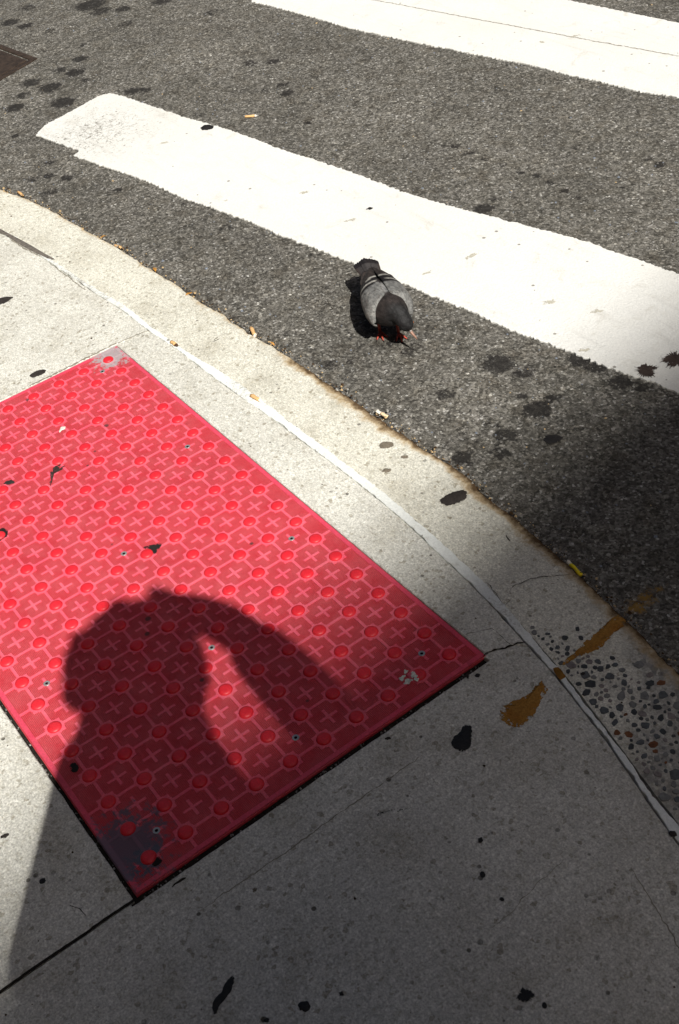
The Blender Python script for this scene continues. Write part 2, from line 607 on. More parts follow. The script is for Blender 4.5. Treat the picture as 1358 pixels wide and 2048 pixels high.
def mat_eroded(name, cols, scale=90, hold=.35, rough=.85, spec=.2, bump=.001):
    """thin coat that is worn away in flecks, most at its rim"""
    n = NT(name)
    c = n.mix(n.remap(n.noise(scale * .4, 4, .6), .3, .7), *cols)
    c = n.mix(1.0, c, n.grey(n.remap(n.noise(320, 3, .7), .3, .7, .7, 1.3)), 'MULTIPLY')
    n.finish(c, rough, spec, n.noise(300, 3, .6), .6, bump)
    k = n.math('ADD', n.attr('core'), n.remap(n.noise(scale, 6, .78), .3, .7, -.5, .5))
    k = n.remap(k, hold - .06, hold + .06, 0, 1)
    out = [x for x in n.t.nodes if x.type == 'OUTPUT_MATERIAL'][0]
    tr = n.t.nodes.new('ShaderNodeBsdfTransparent')
    mx = n.t.nodes.new('ShaderNodeMixShader')
    n.t.links.new(k, mx.inputs[0])
    n.t.links.new(tr.outputs[0], mx.inputs[1])
    n.t.links.new(n.b.outputs[0], mx.inputs[2])
    n.t.links.new(mx.outputs[0], out.inputs[0])
    return n.mat


M['soot'] = mat_eroded('soot', ((.030, .022, .020), (.055, .035, .030)), 110, .60)
M['sootblack'] = mat_eroded('soot_black', ((.012, .011, .010), (.02, .018, .016)), 110, .48)
M['splat'] = mat_eroded('drink_splat', ((.030, .020, .017), (.060, .042, .034)), 120, .36, .7, .3)
M['gum'] = mat_eroded('old_gum', ((.022, .018, .016), (.040, .033, .030)), 150, .12, .8, .25, .0015)
M['gumgrey'] = mat_eroded('grey_gum', ((.12, .10, .075), (.20, .17, .13)), 150, .16, .85, .2, .0015)
M['tar'] = mat_eroded('tar_gum', ((.009, .008, .008), (.018, .016, .015)), 150, .10, .6, .35, .0015)
M['scuff'] = mat_eroded('scuff', ((.40, .38, .31), (.50, .47, .40)), 70, .78, .9, .1)
M['tarsplat'] = mat_eroded('tar_splat', ((.008, .008, .008), (.014, .013, .012)), 110, .38, .6, .35)

# ------------------------------------------------------------------ road
def build_road():
    x0, x1, y0, y1, st = -3.4, 2.3, -.7, 3.5, .0125
    nx, ny = int((x1 - x0) / st) + 1, int((y1 - y0) / st) + 1
    X, Y = np.meshgrid(np.linspace(x0, x1, nx), np.linspace(y0, y1, ny), indexing='ij')
    V = np.c_[X.ravel(), Y.ravel(), np.full(X.size, ROAD_Z)]
    i = np.arange(nx - 1)[:, None] * ny + np.arange(ny - 1)[None]
    i = i.ravel()
    F = np.c_[i, i + ny, i + ny + 1, i + 1].tolist()
    # gentle real undulation of the surface (a millimetre or so), kept off the grid's rim
    und = np.array([nz(a, b, 2.3, 4) + .4 * nz(a, b, 9, 8) for a, b in V[::1, :2]]) if False else 0
    base = len(V)
    B = 90.0
    rim = [(x0, y0), (x1, y0), (x1, y1), (x0, y1)]
    out = [(-B, -B), (B, -B), (B, B), (-B, B)]
    VV = V.tolist() + [(a, b, ROAD_Z) for a, b in rim] + [(a, b, ROAD_Z) for a, b in out]
    for k in range(4):
        j = (k + 1) % 4
        F.append([base + k, base + 4 + k, base + 4 + j, base + j])
    me = mesh('road', VV, F, M['asphalt'])
    if me.polygons[0].normal.z < 0:
        me.flip_normals()
    spots = [  # photo px, radius px, strength
        (995, 728, 34, 1.0), (1047, 746, 26, .72), (1075, 818, 30, 1.0), (1043, 792, 14, .8), (890, 788, 24, .72), (1108, 795, 16, .85),
        (660, 730, 24, .62), (700, 722, 20, .5), (968, 418, 22, .95), (985, 398, 14, .6), (820, 700, 26, .6), (575, 186, 16, .95),
        (545, 123, 16, .85), (566, 170, 16, .7), (500, 125, 22, .6), (617, 246, 8, 1.0), (530, 180, 16, .5),
        (235, 380, 12, .95), (97, 352, 12, .95), (100, 325, 10, .9), (60, 360, 22, .55), (30, 272, 10, .9), (135, 355, 24, .65), (100, 385, 26, .6),
        (160, 118, 18, .85), (150, 145, 24, .8), (120, 140, 20, .7), (62, 165, 26, .75), (100, 175, 30, .8), (125, 205, 30, .85), (30, 215, 22, .95),
        (45, 190, 22, .7), (165, 90, 20, .55), (190, 60, 22, .5), (252, 48, 22, .6), (180, 10, 34, .95), (245, 18, 20, .8), (50, 52, 20, .8),
        (20, 45, 22, .85), (55, 15, 26, .6), (265, 182, 20, .85), (290, 180, 16, .75), (200, 22, 30, .7), (90, 100, 18, .5), (325, 2, 26, .8),
        (420, 25, 24, .55), (100, 62, 26, .5), (170, 160, 20, .6), (15, 110, 30, .5), (395, 230, 16, .6), (1320, 330, 16, .8), (1300, 318, 12, .7),
        (1245, 375, 12, .6), (1150, 295, 14, .5), (912, 540, 14, .5), (370, 405, 22, .5), (300, 410, 20, .45), (450, 455, 26, .5), (365, 455, 12, .6),
        (560, 520, 30, .4), (630, 510, 26, .5), (925, 918, 34, .66), (1010, 870, 34, .7), (1000, 905, 30, .66), (980, 845, 22, .5),
        (1165, 718, 30, .95), (1195, 735, 24, .85), (1240, 765, 26, .85), (1285, 775, 22, .7), (890, 290, 14, .5),
        (910, 292, 12, .75), (940, 306, 12, .7), (970, 318, 12, .7), (1005, 330, 12, .72), (1040, 345, 12, .8), (1072, 352, 13, .82), (1100, 365, 13, .78),
        (1130, 382, 13, .75), (1155, 395, 13, .6), (1190, 720, 20, .4), (860, 560, 10, .6), (1030, 690, 40, .35), (780, 690, 18, .6), (835, 690, 22, .55),
        (800, 760, 26, .4), (560, 640, 30, .35), (945, 880, 30, .45)]
    P = V[:, :2]
    stn = np.zeros(len(P))
    for u, v, r, k in spots:
        c = at(u, v, ROAD_Z)[:2]
        R = r * mpp(u, v, ROAD_Z) * 1.15
        d = np.hypot(*(P - c).T) / R
        stn = np.maximum(stn, k * np.clip(1.35 - d, 0, 1))
    # grime in the gutter line
    c2 = C_ROAD[::4]
    sel = (P[:, 0] > -2) & (P[:, 1] > -.5)
    dm = np.full(len(P), 9.0)
    idx = np.where(sel)[0]
    for a in range(0, len(idx), 20000):
        q = P[idx[a:a + 20000]]
        dm[idx[a:a + 20000]] = np.sqrt(((q[:, None, :] - c2[None]) ** 2).sum(2)).min(1)
    stn = np.maximum(stn, np.clip(.62 - dm * 14, 0, 1))
    oc = np.zeros(len(P))
    for u, v, r, k in [(1275, 1212, 20, 1), (1262, 1218, 14, 1), (1292, 1196, 18, .9), (1310, 1180, 14, .7), (1325, 1172, 10, .5), (1000, 655, 9, .3)]:
        c = at(u, v, ROAD_Z)[:2]
        d = np.hypot(*(P - c).T) / (r * mpp(u, v) * 1.2)
        oc = np.maximum(oc, k * np.clip(1.3 - d, 0, 1))
    for nm, arr in (('stain', stn), ('ochre', oc)):
        a = me.attributes.new(nm, 'FLOAT', 'POINT')
        a.data.foreach_set('value', np.r_[arr, np.zeros(8)].astype(np.float32))
    return props(link('road', me), 'worn grey asphalt road with dark oil stains', kind='structure')


road = build_road()


def inside(P, q):
    """points q inside polygon P"""
    x, y = q[:, 0], q[:, 1]
    r = np.zeros(len(q), bool)
    n = len(P)
    for a in range(n):
        x0, y0 = P[a]
        x1, y1 = P[(a + 1) % n]
        c = ((y0 > y) != (y1 > y)) & (x < (x1 - x0) * (y - y0) / (y1 - y0 + 1e-15) + x0)
        r ^= c
    return r


# stripes ------------------------------------------------------------
STRIPE_PX = ([(72, 272), (88, 254), (162, 214), (195, 195), (221, 188), (254, 197), (313, 217), (368, 236), (427, 252), (500, 276),
              (560, 300), (640, 325), (700, 345), (800, 384), (900, 414), (1000, 440), (1100, 466), (1153, 480), (1190, 491), (1227, 506),
              (1274, 520), (1315, 535), (1358, 550), (1700, 655), (1850, 1010), (1358, 788), (1300, 764), (1256, 753), (1190, 726),
              (1117, 696), (1029, 665), (948, 627), (860, 592), (780, 556), (705, 528), (640, 502), (560, 472), (500, 445), (416, 414),
              (368, 398), (313, 372), (258, 350), (184, 326), (149, 313), (158, 302), (147, 298), (110, 285)])
FAR_PX = [(503, 4), (560, 18), (600, 29), (640, 40), (700, 58), (800, 80), (900, 100), (1000, 120), (1060, 131), (1130, 150), (1200, 165),
          (1280, 185), (1358, 196), (1700, 262), (1760, 130), (1358, 48), (1130, 1), (900, -52), (700, -98), (640, -104), (560, -50)]


def closed_ground(px, z, step):
    P = ats(px + [px[0]], z)
    return resample(P, step)[:-1]


def stripe(px, mat, label, seed):
    P = closed_ground(px, ROAD_Z, .0045)
    P = ragged(P, .007, 85, seed, True)
    P = ragged(P, .0020, 200, seed + 3, True)
    me = slab_mesh('crosswalk_stripe', P, ROAD_Z + .004, ROAD_Z, mat, .0010)
    return props(link('crosswalk_stripe', me), label, 'road marking', kind='structure'), P


near_stripe, NSP = stripe(STRIPE_PX, M['stripe'], 'near white crosswalk stripe passing behind the pigeon, left end scuffed', 1)
far_stripe, FSP = stripe(FAR_PX, M['far_stripe'], 'far white crosswalk stripe at the top edge with a thin crack along it', 7)
for s_ in (near_stripe, far_stripe):
    del s_['category']

# ------------------------------------------------------------------ kerb: a strip with its own attribute for rust
def build_kerb():
    n = 520
    def at_n(P):
        s = np.r_[0, np.cumsum(np.linalg.norm(np.diff(P, axis=0), axis=1))]
        t = np.linspace(0, 1, n)
        return np.c_[np.interp(t, s / s[-1], P[:, 0]), np.interp(t, s / s[-1], P[:, 1])]
    # make both edges correspond by nearest point
    O = resample(C_ROAD, .0105)
    Oj = ragged(O, .0055, 22, 2)
    Oj = ragged(Oj, .003, 110, 9)
    idx = [nearest(C_UP, q) for q in O]
    I = C_UP[np.maximum.accumulate(idx)]
    I = smooth_curve(I, 12)
    I = I + normals2(I) * 0
    Ij = ragged(I, .0012, 60, 3)
    m = 26
    V, rust, expo = [], [], []
    N = normals2(O)
    prof = [0, .004, .012] + list(np.linspace(.03, 1, m - 3))
    px0 = at(560, 700)[:2]
    i0 = nearest(O, px0) - 8
    i1 = nearest(O, at(1358, 1346)[:2])
    i_ex = nearest(I, at(1065, 1265)[:2])
    for a, (o, i) in enumerate(zip(Oj, Ij)):
        along = np.clip((a - i0) / 18.0, 0, 1)
        if along < 1:
            along = max(along, .42)
        along *= 1 - .35 * np.clip((a - (i1 - 20)) / 30.0, 0, 1)
        L = np.linalg.norm(o - i)
        for k, t in enumerate(prof):
            p = o * (1 - t) + i * t
            z = 0.0
            if k == 0: z = -.007
            elif k == 1: z = -.0018
            if k == m - 1: z = -.0015
            z += (0 if k == m - 1 else .0006 * nz(p[0], p[1], 14, 1))
            V.append((p[0], p[1], z))
            d = t * L
            wid = .022 + .016 * nz(o[0], o[1], 9, 5)
            tt_ = (a - i_ex) / 26.0 - (t - .12) * 1.1
            expo.append(float(np.clip(tt_ + .5 * nz(p[0], p[1], 26, 7), 0, 1)))
            rust.append(along * np.clip(1.0 - d / (wid * 1.7), 0, 1) + .25 * np.clip(1 - d / .01, 0, 1) * (1 - along))
    nn = len(O)
    F = []
    for a in range(nn - 1):
        for k in range(m - 1):
            F.append((a * m + k, a * m + k + 1, (a + 1) * m + k + 1, (a + 1) * m + k))
    b = len(V)
    for a in range(nn):
        V.append((Oj[a][0], Oj[a][1], -.05))
        rust.append(1); expo.append(0)
    for a in range(nn):
        V.append((Ij[a][0], Ij[a][1], -.05))
        rust.append(0); expo.append(0)
    for a in range(nn - 1):
        F.append((b + a, a * m, (a + 1) * m, b + a + 1))
        F.append((b + nn + a, b + nn + a + 1, (a + 1) * m + m - 1, a * m + m - 1))
    me = mesh('kerb', V, F, M['kerb'])
    if sum(p.normal.z * p.area for p in me.polygons) < 0:
        me.flip_normals()
    for nm_, ar_ in (('rust', rust), ('expo', expo)):
        at_ = me.attributes.new(nm_, 'FLOAT', 'POINT')
        at_.data.foreach_set('value', np.array(ar_, np.float32))
    o = props(link('kerb', me), 'pale concrete kerb band curving between the asphalt and the white joint line', kind='structure')
    return o, Oj, Ij


kerb, K_OUT, K_IN = build_kerb()

# ------------------------------------------------------------------ pavement
SX0, SX1, SY0, SY1 = -.0385, 1.1735, -.579, .0405       # tactile panel edges
SLO = ragged(smooth_curve(C_LO, 4), .0016, 70, 12)
JL = nearest(SLO, at(312, 660)[:2])
JR = nearest(SLO, at(1052, 1290)[:2])


def edge(a, b, step=.01, amp=.0012, seed=0.0):
    P = resample(np.array([a, b], float), step)
    Q = ragged(P, amp, 45, seed)
    Q[0], Q[-1] = P[0], P[-1]
    return list(Q)


def poly(*parts):
    out = []
    for p in parts:
        for q in p:
            if not out or np.linalg.norm(np.asarray(q) - out[-1]) > 1e-4:
                out.append(np.asarray(q, float))
    if np.linalg.norm(out[0] - out[-1]) < 1e-4:
        out.pop()
    return np.array(out)


far_l, far_r = SLO[0], SLO[-1]
crackR = ats([(966, 1313), (975, 1305), (990, 1299), (1010, 1296), (1028, 1288), (1052, 1284)])
crackR[-1] = SLO[JR]
jA = ats([(233, 688), (262, 676), (285, 664), (312, 655)])
jA[-1] = SLO[JL]
g = .0012
slabs = []
# the pavement under the slabs: dirt that shows in the joints
base_poly = poly(SLO[::3] - normals2(SLO)[::3] * 0, [(6, SLO[-1][1]), (6, -6), (-6, -6), (-6, SLO[0][1])])
pave = slab_mesh('pavement', base_poly, -.0085, -.06, M['dirt'], .001)
pavement = props(link('pavement', pave), 'concrete pavement of poured slabs beside the red panel', kind='structure')


def slab(P, mat, label):
    o = link('slab', slab_mesh('slab', P, 0, -.04, mat, .0016), pavement)
    o['label'] = label
    return o


offA = np.array([g, g])
# upper left slab
A = poly(list(SLO[:JL - 0]), list(jA[::-1] + (-.0008, 0)), edge((SX0 - .004, SY1 + .004), (SX0 - .0022, SY0 - .006), seed=1),
         edge((SX0 - .004, SY0 - .006), (SX0 - .004, -6), .1), [(-6, -6), (-6, far_l[1])])
slab(A, M['slab'], 'brightly lit slab beyond the top left edge of the red panel')
# strip between panel and white line
B = poly(list(jA + (.0008, 0)), list(SLO[JL + 1:JR]), list(crackR[::-1] + (-.0012, -.0004)),
         edge((SX1 - .006, SY1 + .0016), (SX0 - .002, SY1 + .0014), amp=.0008, seed=3))
slab(B, M['slab'], 'narrow lit strip of concrete between the red panel and the white line')
# lower right slab
Cc = poly(list(crackR + (.0012, .0004)), list(SLO[JR + 1:]), [(6, far_r[1]), (6, -6)],
          edge((1.1795, -6), (1.1795, -1.0), .1), edge((1.1795, -1.0), (1.1795, SY0 - .012), amp=.0008, seed=6), edge((SX1 + .0105, SY0 - .012), (SX1 + .0105, SY1 - .002), amp=.0016, seed=5))
slab(Cc, M['slab_b'], 'shaded slab below the lower right edge of the red panel')
# lower left slab
D = poly(edge((SX0 + .002, SY0 - .006), (1.1765, SY0 - .006), amp=.0012, seed=8), edge((1.1765, SY0 - .006), (1.1765, -1.0), amp=.0008, seed=9), edge((1.1765, -1.0), (1.1765, -6), .1), edge((SX0 + .002, -6), (SX0 + .002, SY0 - .006), .1))
slab(D, M['slab'], 'slab along the lower left edge of the red panel, half in shadow')


def crack(px, w, mat, parent, z=0.0006, jit=.0015, seed=0):
    P = resample(ats(px, z), .004)
    P = ragged(P, .004, 40, seed)
    t = np.linspace(0, 1, len(P))
    wd = w * (0.45 + .55 * np.sin(np.pi * np.clip(t, .02, .98)) ** .5) * (1 + .5 * np.array([nz(a, b, 90, seed) for a, b in P]))
    return ribbon('crack', P, wd, z, mat, parent, jit * w / .002, seed)


crack([(966, 1313), (975, 1305), (990, 1299), (1010, 1296), (1028, 1288), (1052, 1284)], .0032, M['crack'], pavement, seed=30)
crack([(236, 686), (262, 675), (285, 664), (312, 655)], .0022, M['faint'], pavement, seed=31)
crack([(60, 772), (120, 742), (180, 712), (233, 686)], .0045, M['faint'], pavement, seed=32)
joint_px = np.array([(268, 1801), (200, 1846), (171, 1868), (127, 1897), (63, 1940), (0, 1985), (-60, 2028)], float)
ribbon('joint', ragged(resample(ats(joint_px), .004), .0008, 40, 3), .0046, .0009, M['dirt'], pavement, .0008, 4)
# margin line trowelled parallel to the panel, faint score at the right, little cracks
crack([(400, 1820), (560, 1712), (700, 1612), (838, 1515)], .0016, M['faint'], pavement, seed=3)
crack([(1262, 1735), (1292, 1785), (1318, 1825), (1352, 1885), (1400, 1960)], .0014, M['faint'], pavement, seed=4)
crack([(985, 1858), (1030, 1815), (1075, 1768), (1128, 1720)], .0008, M['faint'], pavement, seed=5)
crack([(140, 1810), (160, 1815), (172, 1830)], .0012, M['crack'], pavement, seed=6)
crack([(930, 1268), (985, 1255), (1020, 1290)], .0008, M['crack'], pavement, seed=8)
crack([(345, 1775), (360, 1762), (372, 1756)], .004, M['crack'], pavement, seed=9)
crack([(1020, 1188), (1028, 1170), (1060, 1158), (1095, 1152), (1140, 1148)], .0012, M['crack'], kerb, seed=10, z=.0012)
crack([(1012, 1070), (1018, 1083)], .0022, M['crack'], kerb, seed=11, z=.0012)
crack([(426, 684), (438, 677)], .0022, M['crack'], kerb, seed=12, z=.0012)
crack([(428, 680), (436, 674)], .0016, M['crack'], kerb, seed=13, z=.0012)
crack([(975, 1165), (1010, 1212), (1022, 1196)], .0008, M['crack'], kerb, seed=14, z=.0012)
zs = ROAD_Z + .0046
crack([(700, -8), (760, 2), (900, 28), (1060, 58), (1200, 84), (1358, 112), (1500, 140)], .0036, M['faint'], far_stripe, z=zs, seed=15)
# ------------------------------------------------------------------ white painted joint line
def build_line():
    up = resample(C_UP, .006)
    lo_i = np.maximum.accumulate([nearest(C_LO, q) for q in up])
    lo = smooth_curve(C_LO[lo_i], 10)
    a0 = nearest(up, at(-60, 430)[:2])
    up, lo = up[a0:], lo[a0:]
    iR = nearest(up, at(1092, 1306)[:2])
    i9 = nearest(up, at(900, 1110)[:2])
    n = len(up)
    k = np.arange(n)
    gap_u = .0003 + .0034 * np.clip((k - iR + 12) / 26, 0, 1)       # dark gap on the kerb side
    gap_l = .0002 + .0022 * np.clip((k - i9) / 40, 0, 1)
    W = up - lo
    w = np.linalg.norm(W, axis=1)[:, None]
    U = up - W / w * gap_u[:, None]
    L = lo + W / w * gap_l[:, None]
    U = ragged(U, .0030, 40, 31); U = ragged(U, .0016, 150, 32)
    L = ragged(L, .0034, 34, 41); L = ragged(L, .0016, 150, 42)
    P = np.r_[U, L[::-1]]
    o = link('joint_line', slab_mesh('joint_line', P, .0012, -.012, M['line'], .0007))
    return props(o, 'ragged white painted joint line curving between kerb and pavement', kind='structure'), up, lo


joint_line, LU, LL = build_line()
# grey wedge of filler where the paint has gone, at the left
wedge = ats([(-40, 440), (0, 458), (30, 474), (60, 490), (85, 505), (112, 520), (96, 518), (70, 506), (40, 490), (10, 470), (-40, 450)])
props(link('joint_filler', patch_mesh('joint_filler', resample(np.r_[wedge, wedge[:1]], .01)[:-1], .0013, .0008, mat_plain('filler_grey', (.13, .115, .10), .9, .15, .5, 90, .002), .9)),
      'dark grey strip of joint filler at the left frame edge', kind='structure')
crack([(100, 527), (125, 545), (145, 560), (170, 580)], .003, M['faint'], pavement, seed=22)
crack([(20, 478), (50, 497), (80, 512)], .004, M['faint'], pavement, seed=23)

# ------------------------------------------------------------------ dirt in the gutter
def build_gutter():
    O = resample(K_OUT, .006)
    N = normals2(O)
    if (O[200] + N[200] * .1 - O[200]) @ (at(900, 700)[:2] - O[200]) < 0:
        N = -N
    i0, i1 = nearest(O, at(560, 700)[:2]), nearest(O, at(1358, 1346)[:2])
    V, F = [], []
    cols = 6
    for a, (p, nn_) in enumerate(zip(O, N)):
        k = np.clip((a - i0) / 20., .4, 1)
        w = (.006 + .014 * k) * (1 + .8 * nz(p[0], p[1], 16, 3))
        for c in range(cols):
            t = c / (cols - 1)
            q = p + nn_ * (w * t - .002 + .002 * nz(p[0], p[1], 120, 6))
            z = ROAD_Z + .0062 * (1 - t) ** 1.3 * (.55 + .7 * k) + .0016 * nz(q[0], q[1], 180, c) - (.0012 if c == cols - 1 else 0)
            V.append((q[0], q[1], z))
    for a in range(len(O) - 1):
        for c in range(cols - 1):
            F.append((a * cols + c, (a + 1) * cols + c, (a + 1) * cols + c + 1, a * cols + c + 1))
    me = mesh('gutter_dirt', V, F, M['soil'], True)
    if sum(p.normal.z * p.area for p in me.polygons) < 0:
        me.flip_normals()
    return props(link('gutter_dirt', me), 'brown dirt gathered in the gutter along the kerb', kind='stuff'), O, N


gutter, GO, GN = build_gutter()


def chips(name, pts, sizes, zs, mi, mats, flat=.45, label=None, parent=None):
    """many little angular stones as one mesh"""
    V, F, I = [], [], []
    for (x, y), s, z, m in zip(pts, sizes, zs, mi):
        b = len(V)
        th = rng.uniform(0, 6.28)
        k = rng.integers(4, 7)
        el = rng.uniform(.6, 1)
        for j in range(k):
            a = th + 2 * math.pi * j / k + rng.uniform(-.25, .25)
            r = s * rng.uniform(.75, 1.1)
            V.append((x + r * math.cos(a), y + r * math.sin(a) * el, z - s * .1))
        for j in range(k):
            p = V[b + j]
            V.append((x + (p[0] - x) * .62, y + (p[1] - y) * .62, z + s * flat * rng.uniform(.6, 1.2)))
        for j in range(k):
            q = (j + 1) % k
            F.append((b + j, b + q, b + k + q, b + k + j)); I.append(m)
        F.append(tuple(b + k + j for j in range(k))); I.append(m)
    me = mesh(name, V, F, mats, False, I)
    o = link(name, me, parent)
    return props(o, label, kind='stuff')


# road aggregate standing proud of the binder
ROADPOLY = np.r_[C_ROAD[::6], [[3.4, 3.4]], [[-3.4, 3.4]]]
q = np.c_[rng.uniform(-2.7, 1.75, 26000), rng.uniform(-.1, 2.4, 26000)]
near_keep = rng.uniform(0, 1, len(q)) < np.clip(1.15 - np.hypot(q[:, 0] - 1.3, q[:, 1] - .5) / 3.6, .25, 1)
q = q[near_keep & inside(ROADPOLY, q)]
q = q[~inside(NSP[::4], q) & ~inside(FSP[::4], q)]
mi = rng.choice([0, 1, 2, 3], len(q), p=[.07, .76, .15, .02])
chips('road_aggregate', q, rng.gamma(4, .00058, len(q)).clip(.001, .0052), np.full(len(q), ROAD_Z - .0002), mi.tolist(),
      [M['chip_l'], M['chip_m'], M['chip_b'], M['chip_o']], .35, 'pale stone chips showing in the asphalt')
# grit along the gutter and on the joint
n_ = 2600
ii = rng.integers(nearest(GO, at(0, 381)[:2]), nearest(GO, at(1358, 1346)[:2]) + 30, n_)
off = rng.normal(.004, .010, n_)
q = GO[ii] + GN[ii] * off[:, None] + rng.normal(0, .002, (n_, 2))
zz = np.where(off < 0, .0003, ROAD_Z + .0045 * np.clip(1 - off / .02, 0, 1))
chips('gutter_grit', q, rng.gamma(2.2, .0006, n_).clip(.0006, .005), zz, rng.choice([0, 1, 2], n_, p=[.18, .42, .40]).tolist(),
      [M['chip_l'], M['chip_o'], M['soil']], .5, 'small stones and grit lying along the kerb edge')
# specks of dirt on the pavement
n_ = 1300
q = np.c_[rng.uniform(-.9, 2.1, n_), rng.uniform(-1.0, .9, n_)]
panel = (q[:, 0] > SX0 - .01) & (q[:, 0] < SX1 + .01) & (q[:, 1] > SY0 - .01) & (q[:, 1] < SY1 + .01)
KP = np.r_[K_OUT[::5], [[3, -3]], [[-3, -3]]]
q = q[~panel & inside(KP, q)]
chips('dirt_specks', q, rng.gamma(1.6, .0005, len(q)).clip(.0004, .0034), np.full(len(q), .0010), rng.choice([0, 1], len(q)).tolist(),
      [M['gum'], M['soil']], .2, 'tiny dark specks of dirt on the concrete')
# black grit packed in the gap round the panel
n_ = 900
t_ = rng.uniform(0, 1, n_)
side = rng.uniform(0, 1, n_) < .42
q = np.where(side[:, None], np.c_[np.full(n_, SX1 + .006), SY0 + t_ * (SY1 - SY0)], np.c_[SX0 + t_ * (SX1 - SX0), np.full(n_, SY0 - .004)])
q = q + rng.normal(0, .0022, (n_, 2))
chips('joint_grit', q, rng.gamma(2, .0006, n_).clip(.0006, .0032), rng.uniform(-.008, -.002, n_), rng.choice([0, 1, 2], n_, p=[.12, .25, .63]).tolist(),
      [M['chip_l'], M['chip_m'], M['dirt']], .6, 'grit packed in the dark joint round the red panel')

# ------------------------------------------------------------------ exposed pebbles in the kerb
peb_mats = [mat_plain('pebble_slate', (.085, .092, .096), .7, .35, .4, 120, .001), mat_plain('pebble_dark', (.040, .043, .045), .65, .4, .4, 120, .001),
            mat_plain('pebble_grey', (.17, .17, .165), .75, .3, .35, 120, .001), mat_plain('pebble_brown', (.16, .065, .028), .8, .3, .4, 120, .001),
            mat_plain('pebble_mauve', (.20, .175, .17), .75, .3, .35, 120, .001)]
fixed = [(1181, 1368, 12, 1), (1216, 1333, 9, 1), (1201, 1337, 9, 0), (1190, 1335, 6, 1), (1168, 1333, 8, 1), (1142, 1330, 12, 4), (1196, 1323, 9, 0), (1225, 1316, 8, 1),
         (1130, 1277, 9, 1), (1162, 1276, 8, 1), (1155, 1258, 7, 1), (1105, 1283, 6, 1), (1086, 1278, 5, 1), (1095, 1268, 7, 0), (1200, 1280, 8, 2), (1300, 1366, 11, 1), (1297, 1375, 7, 1),
         (1322, 1366, 11, 3), (1261, 1383, 10, 2), (1243, 1393, 15, 2), (1290, 1392, 12, 2), (1325, 1390, 13, 0), (1313, 1403, 8, 0), (1315, 1415, 12, 1), (1345, 1389, 6, 1), (1240, 1414, 13, 0),
         (1224, 1430, 10, 1), (1268, 1424, 9, 1), (1285, 1427, 12, 4), (1322, 1436, 11, 1), (1282, 1437, 5, 1), (1290, 1451, 11, 0), (1230, 1445, 10, 0), (1326, 1463, 11, 1), (1280, 1485, 12, 0),
         (1307, 1489, 11, 3), (1262, 1494, 10, 1), (1340, 1447, 10, 0), (1115, 1295, 7, 0), (1135, 1297, 9, 0), (1278, 1330, 12, 2), (1245, 1340, 9, 2), (1230, 1330, 8, 0), (1300, 1350, 9, 4)]
placed = []
for u, v, r, k in fixed:
    c = at(u, v)[:2]
    placed.append((c, r * mpp(u, v) * rng.uniform(.85, 1.0), k))
i_s, i_e = nearest(K_IN, at(1060, 1262)[:2]), nearest(K_IN, at(1358, 1646)[:2]) + 4
tries = 0
while len(placed) < 298 and tries < 60000:
    tries += 1
    i = rng.integers(i_s, i_e)
    t = rng.uniform(.05, .95)
    if i < i_s + 30 and t > .08 + (i - i_s) * .03:
        continue
    c = K_IN[i] * (1 - t) + K_OUT[i] * t
    r = float(rng.choice([rng.uniform(.0025, .0048), rng.uniform(.0045, .008), rng.uniform(.007, .011)], p=[.36, .42, .22]))
    if all(np.hypot(*(c - c2)) > (r + r2) * .98 for c2, r2, _ in placed):
        placed.append((c, r, int(rng.choice([0, 1, 2, 3, 4], p=[.26, .12, .36, .02, .24]))))
for c, r, k in placed:
    nv = 7
    ph = rng.uniform(0, 6.28)
    el = rng.uniform(.6, 1.0)
    rot = rng.uniform(0, 3.14)
    out = []
    for j in range(nv):
        a = ph + 2 * math.pi * j / nv + rng.uniform(-.28, .28)
        rr = r * rng.uniform(.78, 1.12)
        x, y = rr * math.cos(a), rr * math.sin(a) * el
        out.append((x * math.cos(rot) - y * math.sin(rot), x * math.sin(rot) + y * math.cos(rot)))
    V = [(x, y, -.001) for x, y in out] + [(x * .9, y * .9, .0006 * rng.uniform(.5, 1.1)) for x, y in out]
    F = [(j, (j + 1) % nv, nv + (j + 1) % nv, nv + j) for j in range(nv)] + [tuple(range(nv, 2 * nv))]
    o = link('pebble', mesh('pebble', V, F, peb_mats[k]), kerb)
    o.location = (c[0], c[1], .0006)

# ------------------------------------------------------------------ red tactile panel
S = .0597
panel = empty('tactile_panel', (0, 0, 0))
props(panel, 'red tactile paving panel with rows of round domes, bolted into the pavement corner', 'tactile paving')
pl = edge((SX0, SY0), (SX1, SY0), amp=.0005, seed=1)[:-1] + edge((SX1, SY0), (SX1, SY1), amp=.0005, seed=2)[:-1] + edge((SX1, SY1), (SX0, SY1), amp=.0005, seed=3)[:-1] + edge((SX0, SY1), (SX0, SY0), amp=.0005, seed=4)[:-1]
link('plate', slab_mesh('plate', np.array(pl), -.0002, -.006, M['pad'], .001), panel)
gb = Geo()
bw = .0095
gb.box((SX0 + .002, SY0 + .002, -.001), (SX1 - .002, SY0 + bw, .0009))
gb.box((SX0 + .002, SY1 - bw, -.001), (SX1 - .002, SY1 - .002, .0009))
gb.box((SX0 + .002, SY0 + bw, -.001), (SX0 + bw, SY1 - bw, .0008))
gb.box((SX1 - bw, SY0 + bw, -.001), (SX1 - .002, SY1 - bw, .0008))
gb.build('raised_border', M['border'], panel)
gr = Geo()
hw = .0024
for i in range(20):
    gr.box((i * S - hw, SY0 + bw, -.001), (i * S + hw, SY1 - bw, .00055))
for j in range(10):
    gr.box((SX0 + bw, -j * S - hw, -.001), (SX1 - bw, -j * S + hw, .00065))
link_grid = gr.build('raised_grid', M['ridge'], panel)
cross_me = None
collar_me = None
gx = Geo()
L_, w_ = .0156, .0023
